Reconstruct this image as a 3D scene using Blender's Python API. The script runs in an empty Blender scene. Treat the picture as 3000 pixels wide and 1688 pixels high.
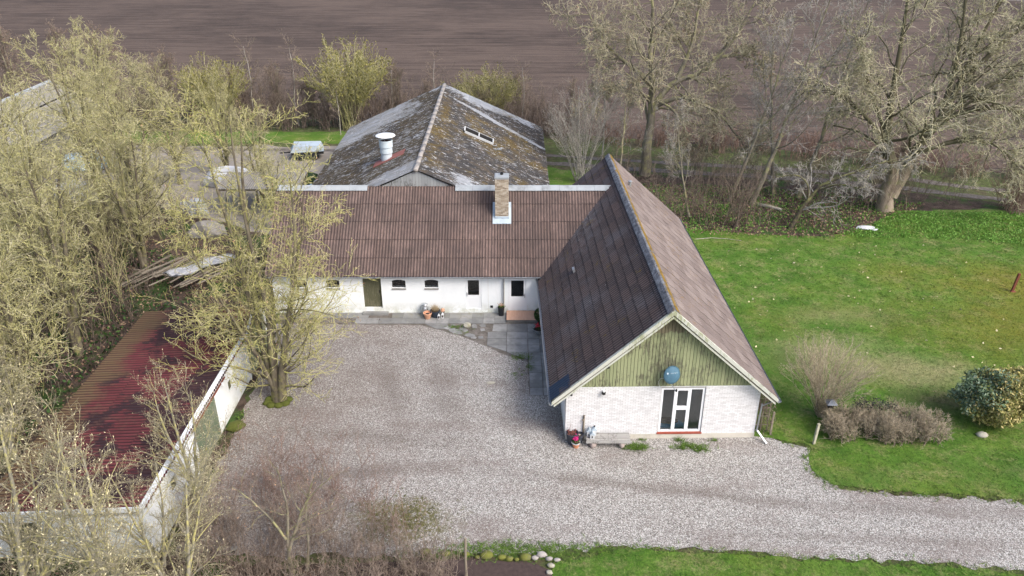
import bpy, bmesh, math, random
import numpy as np
from mathutils import Vector, Matrix, noise as mnoise
R = math.radians
sc = bpy.context.scene
C = sc.collection
random.seed(7)

# ------------------------------------------------------------------ camera, sky, sun, exposure
cd = bpy.data.cameras.new('camera'); cam = bpy.data.objects.new('camera', cd); C.objects.link(cam)
cam.location = (0, 0, 23.5); cam.rotation_euler = (R(90-26.70), 0, 0)
cd.sensor_fit = 'HORIZONTAL'; cd.sensor_width = 36; cd.angle = R(65.1); cd.clip_start = .5; cd.clip_end = 3000
sc.camera = cam
SUN_AZ, SUN_EL = 128, 44            # azimuth clockwise from +Y
w = bpy.data.worlds.new('World'); sc.world = w; w.use_nodes = True
wn = w.node_tree.nodes; wl = w.node_tree.links
sky = wn.new('ShaderNodeTexSky'); sky.sky_type = 'NISHITA'; sky.sun_disc = False
sky.sun_elevation = R(SUN_EL); sky.sun_rotation = R(SUN_AZ); sky.air_density = .8; sky.dust_density = 4.0; sky.ozone_density = .6
wl.new(sky.outputs[0], wn['Background'].inputs[0]); wn['Background'].inputs[1].default_value = .15
sd = bpy.data.lights.new('sun', 'SUN'); sun = bpy.data.objects.new('sun', sd); C.objects.link(sun)
sd.energy = 1.15; sd.angle = R(26); sd.color = (1, .985, .965)
sv = Vector((math.sin(R(SUN_AZ))*math.cos(R(SUN_EL)), math.cos(R(SUN_AZ))*math.cos(R(SUN_EL)), math.sin(R(SUN_EL))))
sun.rotation_euler = sv.to_track_quat('Z', 'Y').to_euler(); sun.location = (30, -30, 60)
sc.view_settings.view_transform = 'Standard'; sc.view_settings.look = 'None'
sc.view_settings.exposure = .92; sc.view_settings.gamma = 1; sc.view_settings.use_curve_mapping = False

# ------------------------------------------------------------------ node materials
class NT:
    def __init__(s, name):
        s.m = bpy.data.materials.new(name); s.m.use_nodes = True; s.t = s.m.node_tree; s.n = s.t.nodes
        s.b = s.n['Principled BSDF']; s.geo = s.n.new('ShaderNodeNewGeometry'); s.pos = s.geo.outputs['Position']
        s.b.inputs['Specular IOR Level'].default_value = .3
    def L(s, a, b): s.t.links.new(a, b)
    def put(s, sock, v):
        if v is None: return
        if hasattr(v, 'is_output') or isinstance(v, bpy.types.NodeSocket): s.L(v, sock)
        else:
            if sock.type == 'RGBA' and len(v) == 3: v = (*v, 1)
            sock.default_value = v
    def scale(s, v=(1, 1, 1), rot=(0, 0, 0), src=None):
        n = s.n.new('ShaderNodeMapping'); s.L(src or s.pos, n.inputs[0]); n.inputs['Scale'].default_value = v; n.inputs['Rotation'].default_value = rot
        return n.outputs[0]
    def noise(s, sc_, det=4, rough=.55, co=None, dist=0):
        n = s.n.new('ShaderNodeTexNoise'); s.L(co or s.pos, n.inputs['Vector']); n.inputs['Scale'].default_value = sc_
        n.inputs['Detail'].default_value = det; n.inputs['Roughness'].default_value = rough; n.inputs['Distortion'].default_value = dist
        return n.outputs[0]
    def vor(s, sc_, co=None, out='Color', feat='F1', rnd=1):
        n = s.n.new('ShaderNodeTexVoronoi'); n.feature = feat; s.L(co or s.pos, n.inputs['Vector']); n.inputs['Scale'].default_value = sc_
        n.inputs['Randomness'].default_value = rnd
        return n.outputs[out]
    def ramp(s, f, stops, interp='LINEAR'):
        n = s.n.new('ShaderNodeValToRGB'); s.put(n.inputs[0], f); e = n.color_ramp.elements; n.color_ramp.interpolation = interp
        while len(e) < len(stops): e.new(.5)
        for el, (p, c) in zip(e, stops):
            el.position = p; el.color = (c, c, c, 1) if isinstance(c, (int, float)) else (*c, 1)
        return n.outputs[0]
    def mix(s, f, a, b, mode='MIX'):
        n = s.n.new('ShaderNodeMix'); n.data_type = 'RGBA'; n.blend_type = mode
        s.put(n.inputs[0], f); s.put(n.inputs[6], a); s.put(n.inputs[7], b); return n.outputs[2]
    def math(s, op, a, b=None, clamp=False):
        n = s.n.new('ShaderNodeMath'); n.operation = op; n.use_clamp = clamp
        s.put(n.inputs[0], a)
        if b is not None: s.put(n.inputs[1], b)
        return n.outputs[0]
    def xyz(s):
        n = s.n.new('ShaderNodeSeparateXYZ'); s.L(s.pos, n.inputs[0]); return n.outputs
    def attr(s, name):
        n = s.n.new('ShaderNodeAttribute'); n.attribute_name = name; return n.outputs['Fac']
    def rnd(s):
        n = s.n.new('ShaderNodeObjectInfo'); return n.outputs['Random']
    def rnd_all(s):                                   # one value per separate piece, whether an object or an island of a mesh
        return s.math('FRACT', s.math('ADD', s.math('MULTIPLY', s.rnd(), 7.13), s.attr('rnd')))
    def grime(s, col, dark, k=.6, lapk=.8, lo=.45):      # relief shade painted dark into the troughs and along the laps
        tr = s.ramp(s.attr('trough'), [(lo, 0), (.92, k)]); col = s.mix(tr, col, dark)
        lp = s.math('MULTIPLY', s.attr('lap'), s.ramp(s.noise(2.5, 5, .7), [(.38, 0), (.52, lapk)])); return s.mix(lp, col, dark)
    def blob(s, cx, cy, rx, ry, soft=.5, rot=0, wob=.6, wsc=.5):
        co = s.scale((1, 1, 1))
        n = s.n.new('ShaderNodeVectorMath'); n.operation = 'SUBTRACT'; s.L(s.pos, n.inputs[0]); n.inputs[1].default_value = (cx, cy, 0)
        r = s.n.new('ShaderNodeVectorRotate'); r.rotation_type = 'Z_AXIS'; s.L(n.outputs[0], r.inputs['Vector']); r.inputs['Angle'].default_value = -rot
        m = s.n.new('ShaderNodeVectorMath'); m.operation = 'MULTIPLY'; s.L(r.outputs[0], m.inputs[0]); m.inputs[1].default_value = (1/rx, 1/ry, 0)
        l = s.n.new('ShaderNodeVectorMath'); l.operation = 'LENGTH'; s.L(m.outputs[0], l.inputs[0])
        d = s.math('ADD', l.outputs['Value'], s.math('MULTIPLY', s.math('SUBTRACT', s.noise(wsc, 6, .65), .5), wob*2))
        return s.ramp(d, [(1-soft if soft < 1 else 0, 1), (1, 0)])
    def fin(s, col, rough=.85, bump=None, bs=.5, bd=.02, metal=0, spec=None):
        s.put(s.b.inputs['Base Color'], col); s.put(s.b.inputs['Roughness'], rough); s.b.inputs['Metallic'].default_value = metal
        if spec is not None: s.b.inputs['Specular IOR Level'].default_value = spec
        if bump is not None:
            n = s.n.new('ShaderNodeBump'); n.inputs['Strength'].default_value = bs; n.inputs['Distance'].default_value = bd
            s.L(bump, n.inputs['Height']); s.L(n.outputs[0], s.b.inputs['Normal'])
        return s.m

def plain(name, col, rough=.7, var=.25, sc_=3, metal=0, dirt=None, bs=.2, spec=None):
    t = NT(name); f = t.noise(sc_, 6, .6)
    a = tuple(c*(1-var) for c in col); b = tuple(min(1, c*(1+var)) for c in col)
    c = t.mix(f, a, b)
    if dirt: c = t.mix(t.ramp(t.noise(sc_*.6, 8, .7), [(.5, 0), (.72, .8)]), c, dirt)
    return t.fin(c, rough, t.noise(sc_*12, 3), bs, .01, metal, spec)

def m_gravel():
    t = NT('gravel'); x, y, z = t.xyz()
    c1 = t.vor(29); c2 = t.vor(47)
    v = t.n.new('ShaderNodeSeparateColor'); t.L(c1, v.inputs[0]); v2 = t.n.new('ShaderNodeSeparateColor'); t.L(c2, v2.inputs[0])
    s = t.math('ADD', t.math('MULTIPLY', v.outputs[0], .62), t.math('MULTIPLY', v2.outputs[1], .38))
    col = t.ramp(s, [(.14, (.08, .078, .070)), (.32, (.175, .170, .155)), (.5, (.28, .273, .252)), (.68, (.41, .403, .378)), (.88, (.66, .655, .63))])
    pink = t.ramp(v2.outputs[0], [(.72, 0), (.85, .35)])
    col = t.mix(pink, col, (.34, .245, .215))
    # trodden fines and leaf litter, darker and browner to the west
    west = t.ramp(t.math('ADD', t.math('MULTIPLY', x, .055), t.math('MULTIPLY', t.noise(.35, 6, .65), 1.1)), [(-.1, 1), (.5, 0)])
    litter = t.ramp(t.noise(9, 5, .75), [(.36, 0), (.62, 1)])
    col = t.mix(t.math('MULTIPLY', west, t.math('MULTIPLY', litter, .72)), col, (.13, .094, .075))
    west2 = t.ramp(t.math('ADD', t.math('MULTIPLY', x, .09), t.math('MULTIPLY', t.noise(.3, 5, .6), .9)), [(-.6, .75), (-.1, 0)])
    west2 = t.ramp(t.math('ADD', t.math('MULTIPLY', x, .1), t.math('MULTIPLY', t.noise(.4, 6, .65), .9)), [(0, 0), (1, 0)]) if False else west2
    worn = t.math('MULTIPLY', t.ramp(t.noise(.42, 7, .62, t.scale((.55, 1.35, 1), (0, 0, .25))), [(.48, 0), (.68, .75)]), t.ramp(t.noise(6, 5, .75), [(.38, .25), (.6, 1)]))
    col = t.mix(worn, col, (.17, .135, .12))
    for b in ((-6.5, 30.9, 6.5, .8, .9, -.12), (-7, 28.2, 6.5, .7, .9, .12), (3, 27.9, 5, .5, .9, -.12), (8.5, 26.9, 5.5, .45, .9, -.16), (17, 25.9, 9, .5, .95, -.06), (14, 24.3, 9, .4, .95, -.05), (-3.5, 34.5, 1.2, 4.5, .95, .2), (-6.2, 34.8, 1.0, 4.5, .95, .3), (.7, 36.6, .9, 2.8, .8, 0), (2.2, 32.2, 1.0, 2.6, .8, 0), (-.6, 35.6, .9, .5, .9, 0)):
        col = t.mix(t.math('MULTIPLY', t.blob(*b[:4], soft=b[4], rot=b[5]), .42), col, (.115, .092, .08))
    moss = t.math('MULTIPLY', t.blob(-4.6, 25.3, 2.6, 1.5, .5, 0, .9, .9), t.ramp(t.noise(5, 5, .7), [(.42, 0), (.55, 1)]))
    col = t.mix(t.math('MULTIPLY', moss, .85), col, (.12, .11, .03))
    far = t.ramp(t.noise(2.2, 6, .7), [(.58, 0), (.72, .5)])
    col = t.mix(t.math('MULTIPLY', far, .5), col, (.13, .115, .06))
    return t.fin(col, .95, t.vor(29, out='Distance'), .7, .025)

def grass_colour(t):
    x, y, z = t.xyz()
    f = t.noise(.55, 7, .66)
    col = t.ramp(f, [(.3, (.055, .135, .012)), (.5, (.085, .19, .018)), (.7, (.14, .25, .035))])
    fine = t.noise(14, 5, .7)
    col = t.mix(t.ramp(fine, [(.35, .5), (.6, 0)]), col, (.035, .075, .014))
    dry = t.math('MULTIPLY', t.ramp(t.noise(.8, 8, .72), [(.48, 0), (.64, 1)]), t.ramp(t.noise(7, 5, .75), [(.38, 0), (.6, 1)]))
    col = t.mix(t.math('MULTIPLY', dry, .75), col, (.32, .28, .14))
    yel = t.math('MULTIPLY', t.ramp(t.noise(.17, 5, .6), [(.48, 0), (.62, 1)]), t.ramp(t.noise(3, 5, .7), [(.35, .2), (.6, .8)])); col = t.mix(t.math('MULTIPLY', yel, .32), col, (.20, .19, .03))
    for b, c, k in (((30, 41, 9, 6, .95), (.21, .18, .022), .75), ((33, 47, 6, 5, .9), (.24, .18, .025), .7), ((26, 49, 4, 3, .9), (.21, .20, .03), .6),
                    ((17.8, 38.4, 4.8, 3.2, .8), (.36, .33, .17), .62), ((22.0, 36.6, 4.4, 2.4, .8), (.36, .31, .17), .72), ((22, 34, 3.2, 1.5, .8), (.13, .10, .06), .75),
                    ((20, 43, 5, 1.6, .95), (.30, .27, .13), .5), ((15, 36, 2.0, 7, .9), (.035, .10, .012), .6), ((13.3, 41, 1.4, 9, .9), (.05, .15, .015), .6),
                    ((24, 28.3, 7, 1.6, .9), (.05, .125, .018), .5), ((15.5, 28.0, 3, 1, .9), (.07, .14, .03), .4)):
        col = t.mix(t.math('MULTIPLY', t.math('MULTIPLY', t.blob(*b), t.ramp(fine, [(.38, .45), (.58, 1)])), k), col, c)
    return col
def m_lawn():
    t = NT('lawn'); return t.fin(grass_colour(t), .95, t.noise(22, 5, .75), .9, .06)
def m_blade():
    t = NT('grass_blade'); col = grass_colour(t); r = t.attr('rnd')
    col = t.mix(t.ramp(r, [(0, .45), (.5, 0)]), col, (.03, .06, .01)); col = t.mix(t.ramp(r, [(.75, 0), (1, .55)]), col, (.30, .32, .11))
    return t.fin(col, .8)
def m_meadow():
    t = NT('rough_grass'); x, y, z = t.xyz()
    col = t.ramp(t.noise(.25, 8, .7), [(.32, (.07, .06, .03)), (.44, (.15, .135, .07)), (.54, (.11, .16, .04)), (.7, (.26, .25, .13))])
    col = t.mix(t.ramp(t.noise(2.5, 8, .8), [(.42, .65), (.6, 0)]), col, (.045, .035, .025))
    return t.fin(col, .95, t.noise(6, 6, .8), 1, .15)
def m_litter():
    t = NT('woodland_floor')
    col = t.ramp(t.noise(1.1, 8, .75), [(.3, (.022, .016, .012)), (.45, (.06, .042, .032)), (.58, (.11, .078, .06)), (.75, (.17, .13, .10))])
    g = t.ramp(t.noise(.45, 8, .7), [(.5, 0), (.6, .85)])
    gc = t.ramp(t.noise(8, 4, .7), [(.35, (.02, .045, .008)), (.6, (.06, .14, .02))])
    col = t.mix(g, col, gc)
    col = t.mix(t.ramp(t.noise(17, 4, .8), [(.58, 0), (.68, .6)]), col, (.22, .15, .11))
    return t.fin(col, .95, t.noise(9, 6, .8), 1, .12)
def m_field():
    t = NT('ploughed_soil')
    rows = t.noise(1, 4, .8, t.scale((.10, .85, 1), (0, 0, -.008)))
    rows2 = t.noise(1, 4, .6, t.scale((.03, .9, 1), (0, 0, -.008)))
    tram = t.noise(1, 3, .5, t.scale((.006, .14, 1), (0, 0, -.008)))
    f = t.math('ADD', t.math('MULTIPLY', t.noise(1, 3, .7, t.scale((.5, 2.2, 1))), .18), t.math('MULTIPLY', rows, .62))
    f = t.math('ADD', t.math('SUBTRACT', f, .13), t.math('ADD', t.math('MULTIPLY', rows2, .22), t.math('MULTIPLY', t.noise(.03, 5, .6), .48)))
    f = t.math('ADD', f, t.math('MULTIPLY', t.math('SUBTRACT', tram, .5), .10))
    col = t.ramp(f, [(.42, (.032, .023, .018)), (.55, (.060, .043, .034)), (.68, (.115, .084, .066))])
    st = t.ramp(t.noise(1.6, 3, .6, t.scale((.6, 2.2, 1))), [(.66, 0), (.76, .6)])
    col = t.mix(st, col, (.22, .175, .15))
    col = t.mix(t.ramp(t.vor(1.3, out='Distance', co=t.scale((.7, 1, 1))), [(0, .6), (.09, 0)]), col, (.36, .31, .27))
    h = t.math('ADD', rows, t.math('MULTIPLY', t.noise(2.6, 4, .7), .6))
    return t.fin(col, .95, h, 1, .22)
def m_track():
    t = NT('track_surface'); col = t.ramp(t.noise(2, 8, .75), [(.3, (.06, .055, .04)), (.48, (.13, .115, .10)), (.7, (.23, .21, .195))])
    return t.fin(col, .95, t.noise(15, 4), .6, .05)
def m_slab():
    t = NT('concrete_slab'); r = t.rnd_all(); x, y, z = t.xyz()
    base = t.ramp(r, [(0, (.21, .212, .208)), (.5, (.265, .27, .267)), (1, (.33, .33, .325))])
    base = t.mix(t.ramp(y, [(0, 0), (1, 0)]), base, base) if False else base
    wet = t.ramp(t.noise(1.2, 7, .7), [(.4, .55), (.6, 0)])
    col = t.mix(wet, base, (.115, .118, .115))
    col = t.mix(t.ramp(t.noise(1.7, 7, .72), [(.55, 0), (.7, .55)]), col, (.30, .29, .26))
    moss = t.math('MULTIPLY', t.blob(-4.5, 43, 6, .9, .8), t.ramp(t.noise(2.4, 6, .7), [(.45, 0), (.65, .6)]))
    col = t.mix(moss, col, (.13, .12, .05))
    return t.fin(col, .85, t.noise(30, 4), .3, .01)
def m_white_wall():
    t = NT('white_render'); x, y, z = t.xyz()
    col = t.ramp(t.noise(.9, 8, .65), [(.3, (.76, .80, .81)), (.6, (.83, .86, .865))])
    low = t.math('MULTIPLY', t.ramp(z, [(.05, 1), (.8, 0)]), t.ramp(t.noise(2.2, 8, .75), [(.38, 0), (.58, 1)]))
    col = t.mix(t.math('MULTIPLY', low, .75), col, (.42, .43, .32))
    st = t.ramp(t.noise(1, 6, .7, t.scale((4, 4, .35))), [(.6, 0), (.78, .4)])
    col = t.mix(st, col, (.55, .57, .54))
    return t.fin(col, .8, t.noise(14, 6), .25, .01)
def m_brick_white():
    t = NT('white_painted_brick'); r = t.rnd_all()
    col = t.ramp(r, [(0, (.62, .615, .615)), (.35, (.70, .70, .70)), (1, (.77, .77, .775))])
    col = t.mix(t.ramp(t.noise(3.2, 8, .8), [(.58, 0), (.74, .4)]), col, (.46, .40, .37))
    return t.fin(col, .75, t.noise(40, 4), .3, .004)
def m_corr_brown():
    t = NT('brown_fibre_cement'); r = t.rnd_all(); x, y, z = t.xyz()
    base = t.ramp(r, [(0, (.155, .108, .092)), (.5, (.19, .133, .114)), (1, (.23, .163, .14))])
    base = t.mix(t.ramp(t.noise(.45, 6, .6), [(.38, .55), (.6, 0)]), base, (.105, .080, .073))
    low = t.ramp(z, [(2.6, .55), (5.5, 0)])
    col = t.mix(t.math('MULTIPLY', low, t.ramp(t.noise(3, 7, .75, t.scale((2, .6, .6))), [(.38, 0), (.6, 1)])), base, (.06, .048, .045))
    # soot-dark growth in streaks down the slope
    col = t.mix(t.ramp(t.noise(4, 7, .8, t.scale((1.6, .3, .3))), [(.55, 0), (.72, .75)]), col, (.045, .036, .034))
    col = t.mix(t.ramp(t.vor(3.1, out='Distance'), [(.02, .9), (.075, 0)]), col, (.42, .38, .34))
    col = t.mix(t.math('MULTIPLY', t.ramp(t.noise(1.1, 3), [(.55, 0), (.62, 1)]), t.ramp(t.vor(1.9, out='Distance'), [(.03, .95), (.1, 0)])), col, (.055, .05, .018))
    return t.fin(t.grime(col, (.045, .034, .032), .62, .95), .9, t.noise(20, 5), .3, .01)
def m_house_dark():
    t = NT('shaded_roof_sheet'); r = t.rnd_all(); x, y, z = t.xyz()  # slope turned from the sun, its shade put into the base colour
    base = t.ramp(r, [(0, (.088, .070, .070)), (.35, (.098, .077, .075)), (.65, (.112, .085, .081)), (.9, (.128, .094, .088)), (1, (.115, .103, .106))])
    grey = t.ramp(t.noise(.42, 6, .6), [(.5, 0), (.66, .8)])
    base = t.mix(t.math('MULTIPLY', grey, .6), base, (.15, .15, .165))
    col = t.mix(t.ramp(t.noise(7, 7, .75), [(.5, 0), (.7, .6)]), base, (.035, .032, .034))
    pale = t.math('MULTIPLY', t.blob(4.3, 45.5, 1.1, 5, .7), t.ramp(t.noise(3, 6, .75), [(.4, 0), (.6, 1)]))
    col = t.mix(t.math('MULTIPLY', pale, .45), col, (.26, .27, .29))
    col = t.mix(t.ramp(t.vor(2.0, out='Distance'), [(.015, .9), (.055, 0)]), col, (.6, .58, .55))
    col = t.mix(t.math('MULTIPLY', t.ramp(t.noise(.9, 4), [(.6, 0), (.66, 1)]), t.ramp(t.noise(6, 5, .7), [(.5, 0), (.6, .8)])), col, (.16, .115, .03))
    return t.fin(t.grime(col, (.016, .013, .013), .95, .95, .25), .85, t.noise(25, 5), .3, .008)
def m_house_pink():
    t = NT('lit_roof_sheet'); r = t.rnd_all()  # sunlit slope, its brighter tone put into the base colour
    base = t.ramp(r, [(0, (.16, .13, .12)), (.5, (.20, .165, .152)), (1, (.245, .207, .192))])
    col = t.mix(t.ramp(t.noise(.8, 7, .7), [(.4, .45), (.65, 0)]), base, (.12, .10, .10))
    col = t.mix(t.ramp(t.noise(5, 7, .8, t.scale((.5, 2.2, .5))), [(.56, 0), (.7, .8)]), col, (.075, .055, .045))
    col = t.mix(t.math('MULTIPLY', t.ramp(t.noise(.35, 4), [(.45, 0), (.6, 1)]), t.ramp(t.noise(4.5, 6, .75), [(.56, 0), (.64, .9)])), col, (.19, .115, .035))
    col = t.mix(t.ramp(t.attr('trough'), [(.4, 0), (.95, .7)]), col, (.085, .062, .054))  # shade between the waves painted into the troughs
    sp = t.math('MULTIPLY', t.math('MULTIPLY', t.attr('lap'), t.ramp(t.attr('trough'), [(.3, 0), (.6, 1)])), t.ramp(t.noise(4.5, 4, .7), [(.42, 0), (.46, 1)]))  # shaded open wave ends painted as dark specks along the laps
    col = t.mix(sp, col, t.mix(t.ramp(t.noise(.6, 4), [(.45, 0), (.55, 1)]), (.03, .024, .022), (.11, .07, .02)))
    return t.fin(col, .88, t.noise(25, 5), .3, .008)
def m_ridge_moss():
    t = NT('mossy_ridge'); n = t.n.new('ShaderNodeSeparateXYZ'); t.L(t.geo.outputs['True Normal'], n.inputs[0])
    stone = t.ramp(t.noise(3, 8, .8), [(.35, (.045, .045, .05)), (.5, (.16, .165, .18)), (.68, (.33, .34, .36))])
    mc = t.ramp(t.noise(5, 6, .7), [(.35, (.085, .06, .015)), (.6, (.28, .175, .03))])
    f = t.math('ADD', n.outputs[0], t.math('MULTIPLY', t.math('SUBTRACT', t.noise(1.6, 7, .7), .55), 3.2))
    return t.fin(t.mix(t.ramp(f, [(.0, 0), (.35, 1)]), stone, mc), .95, t.noise(14, 6, .8), 1, .04)
def m_barn_roof(side):
    t = NT('weathered_barn_roof'); r = t.rnd_all(); x, y, z = t.xyz()
    base = t.ramp(t.math('ADD', t.math('MULTIPLY', r, .5), .2), [(0, (.22, .24, .26)), (.6, (.30, .32, .345)), (1, (.42, .44, .46))])
    st = t.noise(1, 6, .72, t.scale((1.5, 6.5, 1.5), (0, 0, 0)))
    big = t.noise(.22, 5, .6)
    # growth: dark crust in streaks, heaviest mid slope
    clean = t.math('ADD', t.blob(-12.5, 73, 6, 6, .9), t.blob(-7.5, 52, 4, 2.5, .9), True)
    if side > 0: clean = t.math('ADD', t.blob(-1.5, 76.5, 6, 2.6, .6), t.math('ADD', t.blob(-1, 71.3, 6.5, .55, .4, -.42, .2), t.blob(-2.0, 52.5, 3.8, 1.8, .9)), True)
    thr = t.math('ADD', t.math('ADD', st, t.math('MULTIPLY', t.math('SUBTRACT', big, .5), .7)), t.math('MULTIPLY', clean, -.32))
    crust = t.ramp(t.math('ADD', thr, t.math('MULTIPLY', t.math('SUBTRACT', t.attr('trough'), .5), .10)), [(.29 if side > 0 else .35, 0), (.35 if side > 0 else .41, 1)])
    cc = t.ramp(t.noise(1.4, 6, .7), [(.35, (.016, .015, .017)), (.5, (.036, .031, .027)), (.70, (.085, .058, .03))])
    col = t.mix(t.math('MULTIPLY', crust, .93), base, cc)
    mm = t.math('ADD', t.math('MULTIPLY', t.noise(.5, 7, .7), 1), t.math('MULTIPLY', t.ramp(t.math('ADD', x, 6.4), [(0, .16), (1, 0)]), 1)) if side < 0 else \
        t.math('ADD', t.noise(.45, 7, .7), t.math('ADD', t.math('MULTIPLY', t.blob(-5.7, 64, .9, 14, .9), .2), t.math('MULTIPLY', t.blob(-1.5, 66, 4.5, 6, .9), .14)))
    mossc = t.ramp(t.noise(3.5, 6, .7), [(.35, (.06, .038, .012)), (.55, (.125, .088, .02)), (.78, (.26, .22, .06))])
    mk = t.math('MULTIPLY', t.ramp(mm, [(.54, 0), (.66, 1)]), t.ramp(t.noise(6, 6, .8, t.scale((.6, 1.6, .6))), [(.38, 0), (.55, 1)]))
    col = t.mix(t.math('MULTIPLY', mk, .9 if side > 0 else .35), col, mossc)
    col = t.mix(t.ramp(t.noise(1, 7, .8, t.scale((1.9, 8, 1.9))), [(.575, 0), (.61, .9)]), col, (.50, .52, .54))
    col = t.mix(t.math('MULTIPLY', t.attr('lap'), t.ramp(t.noise(.8, 4, .7), [(.5, 0), (.62, .35)])), col, (.5, .52, .53))
    return t.fin(col, .92, t.noise(10, 6, .75), .7, .04)
def m_red_roof():
    t = NT('red_corrugated_roof'); x, y, z = t.xyz(); r = t.rnd_all()
    base = t.ramp(t.noise(.5, 6, .6), [(.35, (.095, .024, .028)), (.6, (.15, .038, .044))])
    peel = t.ramp(t.math('ADD', t.noise(.36, 4, .55), t.math('MULTIPLY', t.math('SUBTRACT', t.noise(3, 7, .75, t.scale((.7, 4, 1))), .5), .45)), [(.50, 0), (.53, 1)])
    col = t.mix(peel, base, (.030, .017, .022))
    ol = t.ramp(t.math('ADD', t.math('MULTIPLY', t.math('ADD', x, 19.6), -.34), t.math('ADD', t.math('MULTIPLY', t.noise(.8, 6, .7), 1.3), t.math('MULTIPLY', t.ramp(y, [(0, 0), (1, 0)]), 0))), [(.35, 0), (.7, .92)])
    col = t.mix(ol, col, (.13, .095, .05))
    col = t.mix(t.ramp(t.noise(1.6, 7, .75), [(.48, 0), (.66, .6)]), col, (.12, .06, .045))
    return t.fin(t.grime(col, (.028, .010, .012), .85, .6, .3), .75, t.noise(20, 4), .25, .01)
def m_planks(name, c1, c2, worn=(.16, .15, .13), amt=.5, sc_=1.0):
    t = NT(name); r = t.rnd_all(); x, y, z = t.xyz()
    col = t.mix(r, c1, c2)
    f = t.noise(5*sc_, 8, .75, t.scale((2.2, 2.2, .35)))
    zone = t.noise(.9*sc_, 5, .7)
    k = t.ramp(t.math('ADD', f, t.math('MULTIPLY', t.math('SUBTRACT', zone, .5), .8)), [(.52, 0), (.62, amt)])
    col = t.mix(k, col, worn)
    return t.fin(col, .85, t.noise(12, 6, .8, t.scale((4, 4, .3))), .4, .01), t, col
def m_gable():
    m, t, col = m_planks('green_gable_paint', (.25, .28, .155), (.31, .335, .19), (.13, .125, .085), .9)
    x, y, z = t.xyz()
    stain = t.math('ADD', t.blob(6.7, 30.8, .5, 9, .9, 0, .3, 3), 0)
    st = t.math('MULTIPLY', t.ramp(t.math('ABSOLUTE', t.math('SUBTRACT', x, 6.75)), [(.15, 1), (.95, 0)]), t.math('MULTIPLY', t.ramp(z, [(0, 0), (1, 1)]), t.ramp(t.noise(3, 6, .75, t.scale((3, 1, .7))), [(.4, 0), (.62, 1)])))
    col = t.mix(t.math('MULTIPLY', st, .75), col, (.07, .068, .045))
    bare = t.ramp(t.math('SUBTRACT', z, t.math('ADD', 5.42, t.math('MULTIPLY', t.noise(3.5, 2, .5, t.scale((1, 1, .05))), .75))), [(0, 0), (.02, .85)])
    col = t.mix(bare, col, t.ramp(t.noise(4, 5, .7, t.scale((4, 4, .4))), [(.4, (.12, .098, .065)), (.62, (.18, .155, .105))]))
    t.put(t.b.inputs['Base Color'], col); return m
def m_bark(name, c1, c2, lichen, amt=.6, sc_=4):
    t = NT(name); n = t.n.new('ShaderNodeSeparateXYZ'); t.L(t.geo.outputs['Normal'], n.inputs[0])
    col = t.ramp(t.noise(sc_, 7, .7, t.scale((1, 1, .3))), [(.35, c1), (.65, c2)])
    f = t.math('ADD', t.noise(sc_*.45, 6, .7), t.math('MULTIPLY', n.outputs[2], .10))
    col = t.mix(t.ramp(f, [(.56-.2*amt, 0), (.7-.2*amt, .95)]), col, lichen)
    return t.fin(col, .9, t.noise(sc_*4, 6, .8, t.scale((1, 1, .25))), .8, .03)
def m_beech():
    m = m_bark('beech_bark', (.22, .175, .13), (.40, .33, .26), (.24, .23, .12), .3); n = m.node_tree.nodes; b = n['Principled BSDF']; l = b.inputs['Base Color'].links[0].from_socket
    g = next(x for x in n if x.type == 'NEW_GEOMETRY'); sx = n.new('ShaderNodeSeparateXYZ'); m.node_tree.links.new(g.outputs['Position'], sx.inputs[0])
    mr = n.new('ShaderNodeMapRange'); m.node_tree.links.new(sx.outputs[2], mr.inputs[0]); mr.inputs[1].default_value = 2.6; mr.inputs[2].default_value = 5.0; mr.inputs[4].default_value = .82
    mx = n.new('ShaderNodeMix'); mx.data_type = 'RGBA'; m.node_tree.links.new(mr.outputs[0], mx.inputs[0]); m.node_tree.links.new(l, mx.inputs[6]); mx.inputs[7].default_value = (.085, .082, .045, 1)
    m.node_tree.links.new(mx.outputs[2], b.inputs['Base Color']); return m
def m_twig(name, c1, c2, c3):
    t = NT(name); r = t.attr('rnd')
    col = t.mix(t.noise(.7, 4, .6), c1, c2); col = t.mix(t.ramp(r, [(.35, 0), (1, .9)]), col, c3)
    g_ = sum(c1)/3; col = t.mix(t.ramp(t.math('FRACT', t.math('MULTIPLY', t.rnd(), 5.7)), [(.35, 0), (1, .45)]), col, (g_*.95, g_*.82, g_*.60))
    col = t.mix(t.ramp(t.noise(7, 4, .7), [(.47, 0), (.58, .75)]), col, tuple(k*.38 for k in c1))
    return t.fin(col, .85)
def m_leaf(name, stops):
    t = NT(name); m = t.fin(t.ramp(t.attr('rnd'), stops), .65); return m
def m_glass():
    t = NT('window_glass'); t.n.remove(t.b)
    tr = t.n.new('ShaderNodeBsdfTransparent'); tr.inputs[0].default_value = (.95, .97, .97, 1)
    gl = t.n.new('ShaderNodeBsdfGlossy'); gl.inputs['Roughness'].default_value = .03
    fr = t.n.new('ShaderNodeFresnel'); fr.inputs[0].default_value = 1.52
    mx = t.n.new('ShaderNodeMixShader'); t.L(fr.outputs[0], mx.inputs[0]); t.L(tr.outputs[0], mx.inputs[1]); t.L(gl.outputs[0], mx.inputs[2])
    t.L(mx.outputs[0], t.n['Material Output'].inputs[0]); return t.m

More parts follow.
